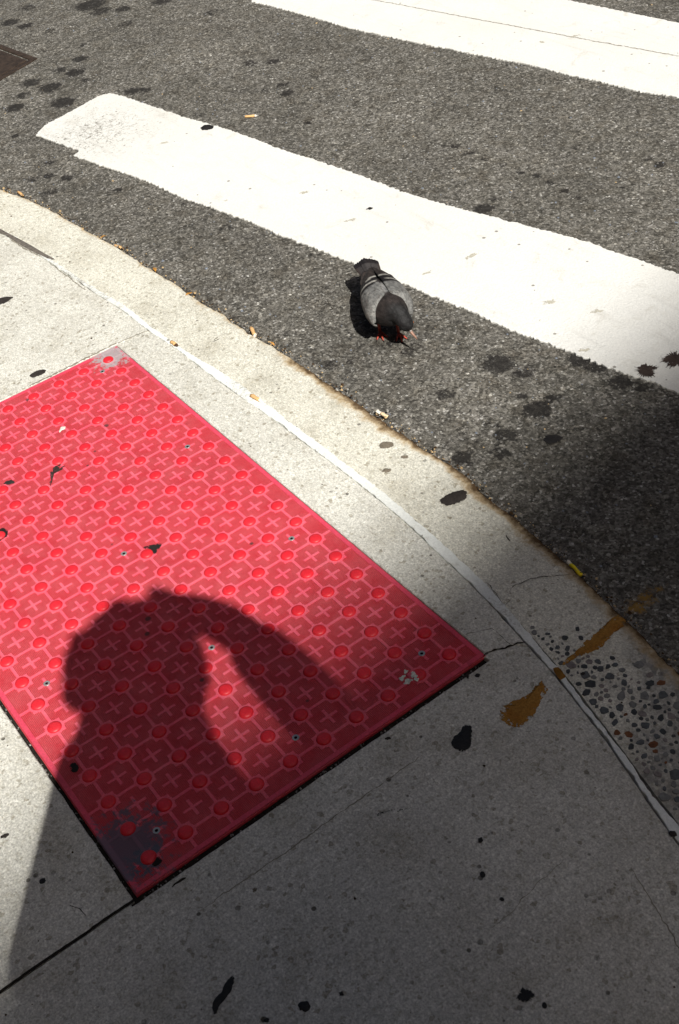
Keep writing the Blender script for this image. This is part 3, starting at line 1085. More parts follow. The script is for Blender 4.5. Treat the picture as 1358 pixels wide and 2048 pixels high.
gx.box((-L_, -w_, -.001), (L_, w_, .00062))
gx.box((-w_, -L_, -.001), (w_, L_, .00055))
proto_cross = gx.build('raised_cross', M['ridge'], panel)
gc = Geo()
gc.box((-.0135, -.0135, -.001), (.0135, .0135, .00085))
gc.box((-.0150, -.0055, -.001), (.0150, .0055, .00078))
gc.box((-.0055, -.0150, -.001), (.0055, .0150, .00074))
proto_collar = gc.build('dome_collar', M['ridge'], panel)
# dome: truncated, with rounded shoulder
V, F = [], []
prof = [(.0116, .0), (.0114, .0012), (.0107, .0026), (.0094, .0037), (.0076, .0044), (.0050, .0048), (.0026, .0049)]
nd = 24
for r, z in prof:
    for k in range(nd):
        a = 2 * math.pi * k / nd
        V.append((r * math.cos(a), r * math.sin(a), z))
V.append((0, 0, .0050))
for a in range(len(prof) - 1):
    for k in range(nd):
        q2 = (k + 1) % nd
        F.append((a * nd + k, a * nd + q2, (a + 1) * nd + q2, (a + 1) * nd + k))
for k in range(nd):
    F.append(((len(prof) - 1) * nd + k, (len(prof) - 1) * nd + (k + 1) % nd, len(V) - 1))
proto_dome = link('dome', mesh('dome', V, F, M['dome'], True), panel)
# screws in every sixth cell
gs = Geo()
prof = [(.0052, .0006), (.0056, .0014), (.0050, .0017), (.0026, .0012)]
V, F = [], []
ns = 18
for r, z in prof:
    for k in range(ns):
        a = 2 * math.pi * k / ns
        V.append((r * math.cos(a), r * math.sin(a), z))
for a in range(3):
    for k in range(ns):
        F.append((a * ns + k, a * ns + (k + 1) % ns, (a + 1) * ns + (k + 1) % ns, (a + 1) * ns + k))
me_s = mesh('screw', V, F, [M['screw'], M['black']], True)
Vb = [(0.0027 * math.cos(k * math.pi / 3), .0027 * math.sin(k * math.pi / 3), .00105) for k in range(6)]
me_sock = mesh('socket', Vb, [tuple(range(6))], M['black'])
screws = {(i, j) for i in (0, 6, 12, 18) for j in (0, 4, 8)} | {(9, 4), (14, 4)}
screws -= {(12, 4), (6, 4), (0, 4), (0, 8), (6, 8)}
fc = fd = True
for i in range(20):
    for j in range(10):
        if fd:
            d, c = proto_dome, proto_collar
            fd = False
        else:
            d, c = proto_dome.copy(), proto_collar.copy()
            COL.objects.link(d); COL.objects.link(c)
        d.location = (i * S, -j * S, .0007)
        d.rotation_euler = (RAD(rng.normal(0, .8)), RAD(rng.normal(0, .8)), rng.uniform(0, 6))
        d.scale = (1, 1, rng.uniform(.9, 1.08))
        c.location = (i * S, -j * S, 0)
        if i < 19 and j < 9:
            cx, cy = (i + .5) * S, -(j + .5) * S
            if (i, j) in screws:
                sc = link('screw', me_s, panel)
                sc.location = (cx, cy, .0002)
                sk = link('socket', me_sock, sc)
                sk.location = (0, 0, .0002)
            if fc:
                x = proto_cross
                fc = False
            else:
                x = proto_cross.copy()
                COL.objects.link(x)
            x.location = (cx, cy, 0)
            if (i, j) in screws:
                x.scale = (1, 1, .8)

# ------------------------------------------------------------------ gum, tar and splats
def outline_px(px, z, step=.002, amp=.0006, seed=0):
    P = closed_ground(px, z, step)
    P = smooth_curve(np.r_[P, P[:1]], 2)[:-1]
    return ragged(P, amp, 220, seed, True)


def disc(u, v, rx, ry, ang, z, seed, rag=.12):
    """disc whose half-widths are given on the ground, in photo pixels across"""
    c = at(u, v, z)[:2]
    k = mpp(u, v, z)
    n = 40
    out = []
    for a in range(n):
        th = 2 * math.pi * a / n
        r = 1 + rag * mnoise.noise(Vector((math.cos(th) * 1.6, math.sin(th) * 1.6, seed * 3.7))) * 2 + rag * .5 * mnoise.noise(Vector((math.cos(th) * 5, math.sin(th) * 5, seed * 2.1)))
        x, y = rx * k * r * math.cos(th), ry * k * r * math.sin(th)
        ca, sa = math.cos(ang), math.sin(ang)
        # image right on the ground and away from the viewer
        X, Y = x * ca - y * sa, x * sa + y * ca
        R_ = np.array([.827, .562]); A_ = np.array([-.87, .49])
        R_ = np.array([.5857, .7997]) / .9912
        A_ = np.array([-.7997, .5857]) / .9912
        out.append(c + R_ * X + A_ * Y)
    return np.array(out)


def splat_outline(u, v, r, z, seed, spikes=13, depth=.45):
    c = at(u, v, z)[:2]
    k = mpp(u, v, z) * r
    rs = random.Random(seed)
    n = spikes * 6
    amp = [rs.uniform(.2, 1) for _ in range(spikes)]
    out = []
    for a in range(n):
        th = 2 * math.pi * a / n
        s_i = a // 6
        ph = (a % 6) / 6
        rr = .62 + depth * amp[s_i] ** 2 * 1.15 * max(0, 1 - abs(ph - .5) * 3.6) + .34 * mnoise.noise(Vector((math.cos(th) * 1.6, math.sin(th) * 1.6, seed + .37))) + .12 * mnoise.noise(Vector((math.cos(th) * 6, math.sin(th) * 6, seed)))
        out.append(c + k * rr * np.array([math.cos(th), math.sin(th)]))
    return np.array(out)


GG = 'gum spots trodden flat on the pavement'
gums = [  # u, v, rx, ry, angle, z, mat, height, label, rag
    (75, 747, 18, 11, RAD(25), 'gum', 'dark oval gum spot on the sunlit slab just left of the red panel top corner', .08),
    (773, 890, 15, 12, 0, 'gumgrey', 'grey-brown round gum spot with a small tail, on the kerb, largest of its cluster', .08),
    (809, 914, 8, 6, 0, 'gumgrey', 'small grey gum spot right of the round tailed one on the kerb', .1),
    (773, 941, 9, 6, 0, 'gumgrey', 'small grey gum spot nearest the white line, below the round tailed one', .2),
    (965, 1749, 6, 7, 0, 'tar', 'small round black gum spot alone in the middle of the shaded slab', .05),
    (960, 1681, 6, 6, 0, 'tar', 'bean-shaped black gum speck above the round black spot on the shaded slab', .3),
    (1004, 1799, 5, 5, 0, 'tar', 'tiny black speck below right of the round black spot on the shaded slab', .3),
    (609, 2012, 12, 13, 0, 'tar', 'round black gum spot at the bottom edge, right of the long smear', .15),
    (1089, 2011, 5, 7, 0, 'tar', 'small black gum drop beside the big ragged splat near the bottom', .1),
    (85, 1762, 7, 7, 0, 'tar', 'round black gum spot inside the photographer shadow at the lower left', .1),
    (955, 1351, 6, 5, 0, 'tar', 'black gum speck just below the right corner of the red panel', .15),
    (934, 1352, 7, 6, 0, 'gum', 'ragged dark speck tucked against the red panel near its right corner', .5),
    (533, 2041, 6, 5, 0, 'tar', 'small black speck cut by the bottom edge of the photo', .2),
    (776, 1477, 6, 4, 0, 'gum', 'small dark speck on the slab just below the red panel lower right edge', .2),
    (510, 1780, 5, 6, 0, 'gumgrey', 'small rust brown speck in the band between red panel and margin line', .3),
    (683, 1988, 5, 5, 0, 'tar', 'small black speck right of the round spot near the bottom edge', .3),
    (1345, 1668, 9, 8, 0, 'gum', 'brown blob stuck on the white joint line near the right edge', .1),
    (1105, 878, 20, 14, 0, 'tar', 'round black gum spot on the asphalt near the edge of the shade', .12),
    (740, 417, 7, 4, 0, 'tar', 'tiny black speck alone in the middle of the near white stripe', .4),
    (19, 965, 10, 8, 0, 'gum', 'grey gum spot on the red panel near the left edge of the photo', .2),
    (1166, 1347, 4, 4, 0, 'gum', 'tiny black speck on the white joint line beside the ochre mark', .2),
    (10, 1672, 9, 5, RAD(20), 'gum', 'small brown scab on the sunlit patch at the far left', .3),
]
for i, (u, v, rx, ry, an, mk, lab, rg) in enumerate(gums):
    z = .0004
    if 'asphalt' in lab: z = ROAD_Z + .0008
    if 'white stripe' in lab: z = ROAD_Z + .0042
    if 'joint line' in lab: z = .0016
    if 'on the kerb' in lab or 'nearest the white' in lab: z = .0010
    if 'red panel near the left' in lab: z = .0004
    o = link('gum_spot', patch_mesh('gum_spot', disc(u, v, rx, ry, an, z, i + 1, rg), z, .0012, M[mk]))
    props(o, lab, 'gum spot', GG)
shapes = [
    ([(878, 1000), (892, 990), (905, 984), (918, 981), (930, 978), (935, 985), (934, 996), (925, 1003), (912, 1008), (895, 1012), (883, 1008)], 'gum', .001, 'long dark gum patch on the kerb close to the asphalt, like a flattened cigar'),
    ([(922, 1462), (924, 1453), (932, 1449), (941, 1450), (945, 1460), (943, 1478), (942, 1492), (932, 1503), (920, 1503), (906, 1496), (901, 1486), (908, 1472), (918, 1466)], 'tar', .0004, 'big black pear-shaped gum patch on the slab right of the red panel'),
    ([(465, 1950), (470, 1958), (466, 1975), (457, 1990), (450, 2000), (438, 2012), (432, 2030), (425, 2032), (424, 2010), (430, 1995), (443, 1985), (450, 1965)], 'tar', .0004, 'long black smear of gum near the bottom edge of the photo'),
    ([(-14, 600), (0, 596), (14, 593), (28, 594), (18, 602), (6, 608), (-12, 612)], 'gum', .0004, 'pointed dark gum patch cut by the left edge of the photo'),
    ([(400, 256), (408, 250), (420, 249), (428, 252), (426, 258), (415, 260), (404, 261)], 'tar', ROAD_Z + .0042, 'dark lump stuck on the far edge of the near white stripe'),
]
for i, (px, mk, z, lab) in enumerate(shapes):
    P = outline_px(px, z, .0016, .0012, i)
    o = link('gum_spot', patch_mesh('gum_spot', P, z, .0016, M[mk], .86))
    props(o, lab, 'gum spot', GG)
GS = 'dark splashes on the crossing and pavement'
for u, v, r, z, mk, lab, sd in [
    (1352, 718, 46, ROAD_Z + .0042, 'splat', 'big dark star-shaped splash on the white stripe at the right photo edge', 3),
    (1290, 741, 35, ROAD_Z + .0042, 'splat', 'brown star-shaped splash on the lower edge of the white stripe, left of the bigger one', 4),
    (1052, 1990, 26, .0004, 'tarsplat', 'ragged black splash on the shaded slab near the bottom edge', 6)]:
    o = link('splash', patch_mesh('splash', splat_outline(u, v, r, z, sd, 29 if z < 0 else 21, .34 if z < 0 else .3), z, .0008, M[mk], .8))
    props(o, lab, 'stain', GS)
# droplets thrown off the splashes: one scatter
dr = [(1303, 625, 4), (1285, 617, 2.5), (1345, 620, 2.5), (1350, 670, 5), (1320, 675, 2), (1334, 690, 4), (1310, 690, 2.5), (1322, 705, 2), (1358, 640, 3), (1297, 650, 1.8), (1275, 700, 1.6), (1340, 655, 2), (1306, 640, 1.6), (1170, 650, 1.8), (1210, 672, 1.6), (1219, 696, 2.4), (1330, 600, 1.8), (1262, 720, 2), (1312, 760, 2.4)]
V, F = [], []
for a, (u, v, r) in enumerate(dr):
    z = ROAD_Z + .0043
    P = disc(u, v, r * 1.1, r, 0, z, a, .35)[::4]
    b = len(V)
    V += [(x, y, z) for x, y in P] + [(*P.mean(0), z + .0006)]
    F += [(b + k, b + (k + 1) % len(P), b + len(P)) for k in range(len(P))]
me = mesh('splash_droplets', V, F, M['splat'])
props(link('splash_droplets', me), 'tiny dark droplets sprayed over the white stripe around the splashes', kind='stuff')

for k_, (u, v, rx, ry, an) in enumerate([(1083, 84, 15, 9, .4), (1150, 72, 22, 14, .1), (942, 512, 38, 12, .45), (855, 545, 24, 8, .4), (611, 384, 20, 11, .35), (1095, 605, 28, 16, .1), (1080, 640, 14, 9, 0),
                                    (1190, 622, 24, 16, 0), (1165, 700, 20, 14, 0), (452, 401, 10, 5, .3), (330, 285, 18, 9, .2), (700, 440, 26, 10, .3)]):
    z = ROAD_Z + .0043
    me = patch_mesh('scuff', disc(u, v, rx, ry, an, z, k_ + 70, .3), z, .0002, M['scuff'], .6)
    link('scuff', me, far_stripe if v < 200 else near_stripe)

# marks on the red panel: soot, droppings
soot = [([(285, 1094), (300, 1090), (318, 1086), (327, 1087), (320, 1096), (312, 1108), (306, 1112), (303, 1100), (292, 1100)], 'sootblack', 'black wing-shaped smudge beside a dome in the middle of the red panel'),
        ([(-6, 1060), (8, 1054), (16, 1060), (17, 1070), (10, 1078), (-6, 1086), (-4, 1078), (8, 1070), (7, 1062)], 'sootblack', 'black crescent smudge around a dome at the left photo edge'),
        ([(108, 928), (120, 925), (131, 930), (132, 936), (122, 936), (112, 934), (106, 945), (104, 958), (102, 972), (98, 978), (98, 962), (99, 946)], 'soot', 'bent sooty smear running down the upper left of the red panel'),
        ([(140, 1526), (152, 1524), (160, 1534), (154, 1546), (142, 1544), (136, 1534)], 'sootblack', 'black square smudge near the lower left edge of the red panel, in the shadow'),
        ([(311, 1714), (322, 1712), (326, 1722), (318, 1730), (308, 1734), (302, 1730), (310, 1722)], 'sootblack', 'black blot right of the dome nearest the bottom corner of the red panel')]
for i, (px, mk, lab) in enumerate(soot):
    o = link('smudge', patch_mesh('smudge', outline_px(px, .0012, .0018, .0016, i + 30), .0011, .0006, M[mk], .9))
    props(o, lab, 'stain', 'sooty smudges on the red panel')
white = mat_plain('bird_dropping', (.62, .62, .56), .9, .2, .25, 300, .001)
V, F = [], []
for a, (u, v, r) in enumerate([(811, 1343, 4), (804, 1357, 5), (815, 1364, 6), (808, 1352, 3), (829, 1351, 7), (833, 1358, 5), (826, 1346, 4), (822, 1360, 3)]):
    z = .0014 if u < 820 else .005
    P = disc(u, v, r, r * 1.0, 0, z, a + 50, .4)[::2]
    b = len(V)
    V += [(x, y, z) for x, y in P] + [(*P.mean(0), z + .0008)]
    F += [(b + k, b + (k + 1) % len(P), b + len(P)) for k in range(len(P))]
me = mesh('bird_dropping', V, F, white)
props(link('bird_dropping', me), 'broken white bird dropping over a dome near the right corner of the red panel', 'bird dropping', 'white bird droppings on the red panel')
P = outline_px([(118, 862), (122, 853), (131, 853), (131, 858), (124, 860), (119, 866)], .0012, .0015, .001, 77)
props(link('bird_dropping', patch_mesh('bird_dropping', P, .0012, .0008, white)), 'small white bird dropping below a dome in the upper left of the red panel', 'bird dropping', 'white bird droppings on the red panel')

# ------------------------------------------------------------------ ochre survey paint
om = mat_eroded('ochre_worn_paint', ((.27, .115, .022), (.36, .19, .045)), 75, .44, .9, .15)
c5 = lambda L: [(900 + x / 2.965, 1100 + y / 2.965) for x, y in L]
GP = 'ochre paint marks sprayed across kerb and pavement'
P = outline_px(c5([(550, 770), (585, 825), (560, 870), (530, 920), (500, 980), (465, 1020), (430, 1045), (390, 1055), (330, 1040), (290, 1005), (285, 960), (300, 930), (340, 915), (370, 895), (420, 880), (470, 850), (510, 800)]), .0004, .003, .003, 5)
props(link('paint_mark', patch_mesh('paint_mark', P, .0003, .0004, om, .95)), 'orange-brown paint blob shaped like a foot on the slab right of the red panel', 'paint mark', GP)
P = outline_px(c5([(1000, 375), (1040, 400), (1058, 428), (1000, 475), (930, 540), (900, 580), (830, 610), (760, 640), (700, 660), (672, 695), (655, 672), (700, 640), (740, 605), (800, 540), (880, 480), (940, 420)]), .0012, .003, .003, 6)
props(link('paint_mark', patch_mesh('paint_mark', P, .0010, .0004, om, .95)), 'long ochre paint stroke across the pebbly kerb', 'paint mark', GP)
P = outline_px(c5([(608, 702), (640, 690), (662, 712), (690, 752), (650, 772), (625, 735)]), .0016, .002, .0008, 8)
props(link('paint_mark', patch_mesh('paint_mark', P, .0014, .0004, mat_plain('ochre_solid', (.20, .095, .018), .9, .15, .3, 90), .95)), 'short ochre paint patch across the white joint line', 'paint mark', GP)

# ------------------------------------------------------------------ litter
tan = mat_plain('filter_paper_tan', (.66, .40, .18), .85, .2, .25, 500, .0008)
wht = mat_plain('cigarette_paper', (.78, .72, .62), .85, .2, .1, 400, .0006)
ash = mat_plain('burnt_tobacco', (.09, .05, .03), .95, .1, .4, 500, .001)
yel = mat_plain('yellow_paper', (.80, .62, .02), .7, .3, .15, 600, .0006)


def butt(u0, v0, u1, v1, z, r, secs, label):
    """cigarette end lying from pixel 0 to pixel 1; secs = (fraction, material, name)"""
    zc = z + r * .92
    a, b = Vector(at(u0, v0, zc)), Vector(at(u1, v1, zc))
    L = (b - a).length
    root = empty('cigarette_butt', ((a + b) / 2), math.atan2(b.y - a.y, b.x - a.x))
    root.location.z = z
    props(root, label, 'cigarette butt', 'cigarette butts scattered along the kerb')
    x = -L / 2
    for fr, mt, nm in secs:
        g_ = Geo()
        x1 = x + L * fr
        n_s = 5
        pts = [(x + (x1 - x) * k / (n_s - 1), .0006 * math.sin(k * 2 + u0), r * .92 + .0004 * math.sin(k * 3 + v0)) for k in range(n_s)]
        rr = [r * (.93 + .09 * math.sin(k * 1.7 + u0 * .3)) * (1 if nm != 'burnt_end' else 1 - .1 * k) for k in range(n_s)]
        g_.tube(pts, rr, 12)
        o = g_.build(nm, mt, root, True)
        o.scale = (1, 1, .86)
        x = x1


R_ = .0038
butt(490, 233, 512, 231, ROAD_Z, .0042, [(.85, tan, 'filter'), (.15, wht, 'paper')], 'tan cigarette butt on the asphalt between the two white stripes')
butt(36, 383, 46, 391, ROAD_Z + .003, R_, [(1, tan, 'filter')], 'tan cigarette butt in the gutter at the far left')
butt(229, 490, 248, 497, ROAD_Z + .004, R_, [(.8, tan, 'filter'), (.2, ash, 'burnt_end')], 'orange-tan cigarette butt in the gutter between the scuffed stripe end and the pavement')
butt(502, 655, 510, 671, -.003, .0044, [(.9, tan, 'filter'), (.1, wht, 'paper')], 'stubby tan cigarette butt lying across the kerb edge left of the pigeon')
butt(343, 683, 355, 691, .001, .0044, [(.7, tan, 'filter'), (.3, ash, 'burnt_end')], 'tan cigarette butt with brown burnt end on the white line near the panel top corner')
butt(502, 790, 522, 801, .0012, .0042, [(.85, tan, 'filter'), (.15, wht, 'paper')], 'flattened tan cigarette butt on the white line beside the red panel long edge')
butt(753, 822, 775, 833, -.003, R_, [(.4, wht, 'paper'), (.6, mat_plain('pale_filter', (.74, .56, .36), .85, .2, .2, 400), 'filter')], 'pale cream cigarette butt on the kerb edge below the pigeon')
butt(1136, 1123, 1163, 1150, -.004, .0036, [(.2, wht, 'white_tip'), (.8, yel, 'yellow_tube')], 'bright yellow paper stub with white tip on the shaded kerb edge')
# leaf scraps in the gutter
leafm = mat_plain('dead_leaf', (.42, .20, .04), .8, .25, .4, 200, .001)
for u, v, s_, lab in [(310, 541, 11, 'small curled orange leaf scrap in the gutter below the near stripe'), (205, 477, 8, 'tiny brown leaf scrap in the gutter left of the orange one'), (378, 590, 9, 'dry yellowish leaf scrap on the kerb edge right of the orange one'),
                      (546, 690, 7, 'dry pale leaf scrap on the kerb edge under the pigeon')]:
    k = mpp(u, v)
    c = at(u, v, -.004)
    V = []
    for a in range(9):
        t = a / 8
        w = math.sin(math.pi * t) * .32 + .02
        for s2 in (-1, 0, 1):
            V.append(((t - .5) * 2 * s_ * k, s2 * w * s_ * k, .002 + abs(s2) * .002 + .0015 * math.sin(t * 5)))
    F = []
    for a in range(8):
        F += [(a * 3, a * 3 + 1, a * 3 + 4, a * 3 + 3), (a * 3 + 1, a * 3 + 2, a * 3 + 5, a * 3 + 4)]
    o = link('leaf_scrap', mesh('leaf_scrap', V, F, leafm, True))
    o.modifiers.new('thick', 'SOLIDIFY').thickness = .0005
    o.location = c
    o.rotation_euler = (.1, 0, RAD(40) + u)
    props(o, lab, 'leaf', 'dry leaf scraps in the gutter')
# wisp of wire on the slab
g_ = Geo()
wp = [(755, 1631), (758, 1626), (765, 1624), (768, 1629), (762, 1633), (757, 1631), (766, 1624), (778, 1621), (788, 1619), (796, 1617), (804, 1619), (813, 1618), (825, 1618)]
g_.tube([tuple(at(u, v, .0018 + .0008 * math.sin(i))) for i, (u, v) in enumerate(wp)], .0007, 6)
g_.tube([tuple(at(u, v, .002)) for u, v in [(793, 1614), (796, 1618), (795, 1623), (800, 1621), (798, 1616)]], .0009, 6)
props(g_.build('wire', M['tar']), 'wisp of thin dark wire with a looped end on the shaded slab', 'wire')

# ------------------------------------------------------------------ utility cover at the left edge of the road
cover = empty('utility_cover', at(75, 118, ROAD_Z))
props(cover, 'rusty dark brown metal utility cover set in the asphalt at the top left', 'utility cover')
p0 = at(75, 118, ROAD_Z)[:2]
ea = (at(0, 90, ROAD_Z)[:2] - p0); ea /= np.linalg.norm(ea)
eb = (at(0, 162, ROAD_Z)[:2] - p0); eb /= np.linalg.norm(eb)
rustm = mat_plain('rusty_iron', (.050, .034, .024), .6, .5, .5, 60, .002, .35)
rustr = mat_plain('worn_iron', (.15, .135, .125), .5, .5, .4, 80, .001, .5)


def quad_prism(name, cs, z0, z1, mat):
    P = np.array([ea * a + eb * b for a, b in cs])
    o = link(name, slab_mesh(name, P, z1, z0, mat, .0015), cover)
    return o


quad_prism('frame', [(0, 0), (.75, 0), (.75, .022), (.0, .022)], 0, .0045, rustm)
quad_prism('frame', [(0, .022), (.022, .022), (.022, .5), (0, .5)], 0, .0042, rustm)
quad_prism('frame', [(.022, .478), (.75, .478), (.75, .5), (.022, .5)], 0, .0042, rustm)
quad_prism('frame', [(.728, .022), (.75, .022), (.75, .478), (.728, .478)], 0, .0042, rustm)
quad_prism('lid', [(.03, .03), (.72, .03), (.72, .47), (.03, .47)], 0, .003, rustm)
cc = ea * .19 + eb * .18
V, F = [], []
for k in range(40):
    a = 2 * math.pi * k / 40
    for rr, z in ((.085, .003), (.082, .0058), (.052, .0058), (.049, .003)):
        p = cc + rr * (ea * math.cos(a) * 1.0 + eb * math.sin(a) * .62)
        V.append((p[0], p[1], z))
for k in range(40):
    q2 = (k + 1) % 40
    for j in range(3):
        F.append((k * 4 + j, k * 4 + j + 1, q2 * 4 + j + 1, q2 * 4 + j))
link('raised_ring', mesh('raised_ring', V, F, rustr), cover)

# ------------------------------------------------------------------ pigeon
def build_pigeon():
    foot = at(779, 670, ROAD_Z)
    head_az = math.radians(-23)
    root = empty('pigeon', (foot[0], foot[1], ROAD_Z + .002), head_az)
    root.scale = (.93, .93, .93)
    props(root, 'dark grey pigeon with red feet, head lowered, standing on the asphalt beside the white stripe', 'pigeon')
    mb = mat_attr('pigeon_plumage', .62, .25)

    def loft(name, secs, n=28, colorf=None, parent=root, mat=mb, sub=1):
        """secs: (center xyz, ry (sideways), rz (up), axis dir angle in xz, yaw)"""
        secs_f = []
        P = np.array([[*s[0], s[1], s[2]] for s in secs], float)
        m = (len(secs) - 1) * 5 + 1
        tt = np.linspace(0, len(secs) - 1, m)
        # catmull-rom through the sections
        for t in tt:
            i = min(int(t), len(secs) - 2)
            f = t - i
            p0, p1, p2, p3 = P[max(i - 1, 0)], P[i], P[i + 1], P[min(i + 2, len(P) - 1)]
            secs_f.append(.5 * ((2 * p1) + (p2 - p0) * f + (2 * p0 - 5 * p1 + 4 * p2 - p3) * f * f + (3 * p1 - p0 - 3 * p2 + p3) * f ** 3))
        Q = np.array(secs_f)
        V, F = [], []
        T = np.gradient(Q[:, :3], axis=0)
        for k in range(m):
            t = Vector(T[k]).normalized()
            side = Vector((0, 0, 1)).cross(t)
            if side.length < .25:
                side = Vector((0, 1, 0))
            side.normalize()
            if side.y < 0:
                side = -side
            up = t.cross(side)
            if up.z < 0 and abs(up.z) > .05:
                up = -up
            c = Vector(Q[k, :3])
            for a in range(n):
                th = 2 * math.pi * a / n
                V.append(tuple(c + side * math.cos(th) * max(Q[k, 3], .0005) + up * math.sin(th) * max(Q[k, 4], .0005)))
        for k in range(m - 1):
            for a in range(n):
                b = (a + 1) % n
                F.append((k * n + a, k * n + b, (k + 1) * n + b, (k + 1) * n + a))
        F.append(tuple(range(n)))
        F.append(tuple((m - 1) * n + a for a in range(n - 1, -1, -1)))
        me = mesh(name, V, F, mat, True)
        bm = bmesh.new(); bm.from_mesh(me)
        bmesh.ops.recalc_face_normals(bm, faces=bm.faces)
        bm.to_mesh(me); bm.free()
        if colorf:
            at_ = me.color_attributes.new('paint', 'FLOAT_COLOR', 'POINT')
            cols = []
            for v in me.vertices:
                c = colorf(v.co)
                cols += [*c, 1]
            at_.data.foreach_set('color', cols)
        o = link(name, me, parent)
        return o

    dark = (.020, .0185, .020)
    slate = (.060, .060, .064)
    grey = (.185, .185, .18)
    brown = (.060, .042, .036)

    def lerp(a, b, t):
        t = min(1, max(0, t))
        return tuple(x * (1 - t) + y * t for x, y in zip(a, b))

    def body_col(p):
        n_ = nz(p.x * 10, p.y * 10, 9, p.z * 60)
        c = lerp((.22, .22, .22), (.027, .022, .021), (p.x - .016 + .012 * n_) / .016)   # back to neck
        if p.z < .090 and p.x > .02: c = lerp(c, (.012, .011, .012), (.090 - p.z) / .02)
        elif p.z < .078: c = lerp(c, dark, (.078 - p.z) / .02)
        if p.x < -.025: c = lerp(c, (.032, .027, .026), (-.025 - p.x) / .008)
        c = tuple(k * (1 + .35 * nz(p.x, p.y, 90, p.z * 90)) for k in c)
        if p.x > .062: c = lerp(c, (.014, .014, .015), (p.x - .062) / .02)
        return c
    # trunk, neck and head are one continuous skin
    body = loft('body', [((-.098, 0, .086), .020, .010), ((-.080, 0, .086), .030, .018), ((-.050, 0, .085), .041, .030), ((-.018, 0, .083), .049, .038),
                         ((.015, 0, .085), .050, .040), ((.040, .002, .090), .044, .038), ((.060, .006, .095), .033, .032), ((.073, .011, .096), .0225, .0235),
                         ((.083, .016, .090), .0185, .0185), ((.091, .0205, .080), .0175, .0170), ((.0965, .0235, .071), .0140, .0135), ((.0995, .0255, .0645), .0062, .006)], colorf=body_col)

    def wing(sgn):
        def colr(p):
            n_ = nz(p.x * 10, p.y * 10, 10, p.z * 40) * .006
            c = grey
            x = p.x + n_ * .5 + (0.02 - abs(p.y)) * .1
            c = lerp(grey, (.15, .15, .15), (.01 - x) / .04)
            if -.034 < x < -.021 or -.052 < x < -.038: c = (.014, .012, .013)
            elif x < -.056: c = (.030, .024, .022)
            elif -.056 < x < -.052 or -.038 < x < -.034: c = (.38, .37, .34)
            if p.z < .058 and p.x > -.03: c = lerp(c, (.19, .14, .105), (.058 - p.z) / .02)
            if p.z < .066 and p.x > .022: c = lerp(c, (.26, .23, .17), .5)
            return tuple(k * (1 + n_ * 12) for k in c)
        y = sgn
        # folded wing: from wrist at the breast side back over the rump, a shell hugging the body
        N_u, N_v = 30, 12
        V, F = [], []
        for iu in range(N_u + 1):
            u = iu / N_u
            x = .058 - .172 * u
            # body half-width at that x
            hwid = .0535 * math.sin(math.pi * min(1, max(0, (u * .80 + .20)))) ** .55
            hwid = max(hwid, .006) if u < .97 else .006
            hwid *= .90 - .16 * u
            top_a = RAD(83 + 5 * u)
            bot_a = RAD(-50 + 75 * u ** 1.3)
            if u < .14:
                k = u / .14
                c0 = RAD(-14)
                top_a = c0 + .05 + (top_a - c0 - .05) * math.sin(k * math.pi / 2)
                bot_a = c0 - .05 + (bot_a - c0 + .05) * math.sin(k * math.pi / 2)
            hz = .0405 * (1 - .55 * u ** 1.6)
            zc = .0845 + .004 * u
            for iv in range(N_v + 1):
                a = bot_a + (top_a - bot_a) * iv / N_v
                puff = (.0045 + .004 * math.exp(-((u - .13) / .12) ** 2)) * math.sin(math.pi * iv / N_v) * (1 - .5 * u) + .0012
                V.append((x, y * ((hwid + puff) * math.cos(a)), zc + (hz + puff) * math.sin(a)))
        W = N_v + 1
        for iu in range(N_u):
            for iv in range(N_v):
                F.append((iu * W + iv, (iu + 1) * W + iv, (iu + 1) * W + iv + 1, iu * W + iv + 1))
        me = mesh('wing', V, F, mb, True)
        at_ = me.color_attributes.new('paint', 'FLOAT_COLOR', 'POINT')
        cols = []
        for v in me.vertices:
            cols += [*colr(v.co), 1]
        at_.data.foreach_set('color', cols)
        o = link('wing', me, root)
        so = o.modifiers.new('thick', 'SOLIDIFY')
        so.thickness = .004
        so.offset = 1 if (me.polygons[40].normal.y * sgn) > 0 else -1
        ss = o.modifiers.new('smooth', 'SUBSURF')
        ss.levels = ss.render_levels = 1
        # flight feathers lying on the rump
        for k in range(5):
            fe = Geo()
            L0 = .052 - k * .005
            y0 = sgn * (.036 - k * .005)
            pts = [(-.062, y0, .103 - k * .004 + .002), (-.088, y0 * .72, .100 - k * .003), (-.085 - L0, y0 * .34, .0925 - k * .002)]
            m_ = mesh('wing_feather', *feather_geo(pts, .0075), feath_d if k % 2 else feath_m, True)
            f_ = link('flight_feather', m_, o)
            f_.modifiers.new('thick', 'SOLIDIFY').thickness = .0007
        return o

    def feather_geo(pts, w, n=10):
        pts = [Vector(p) for p in pts]
        V, F = [], []
        for i in range(n + 1):
            t = i / n
            p = pts[0].lerp(pts[1], min(1, t * 2)) if t < .5 else pts[1].lerp(pts[2], (t - .5) * 2)
            d = (pts[2] - pts[0]).normalized()
            s = d.cross(Vector((0, 0, 1))).normalized()
            ww = w * (min(1, .35 + t * 2.2)) * (1 if t < .85 else math.sqrt(max(0.02, 1 - ((t - .85) / .15) ** 2)))
            for k in (-1, 0, 1):
                V.append(tuple(p + s * ww * k - Vector((0, 0, .0010 * abs(k)))))
        for i in range(n):
            F += [(i * 3, i * 3 + 1, i * 3 + 4, i * 3 + 3), (i * 3 + 1, i * 3 + 2, i * 3 + 5, i * 3 + 4)]
        return V, F
    feath_d = mat_plain('flight_feather_dark', (.018, .015, .016), .6, .3, .4, 200, .0006)
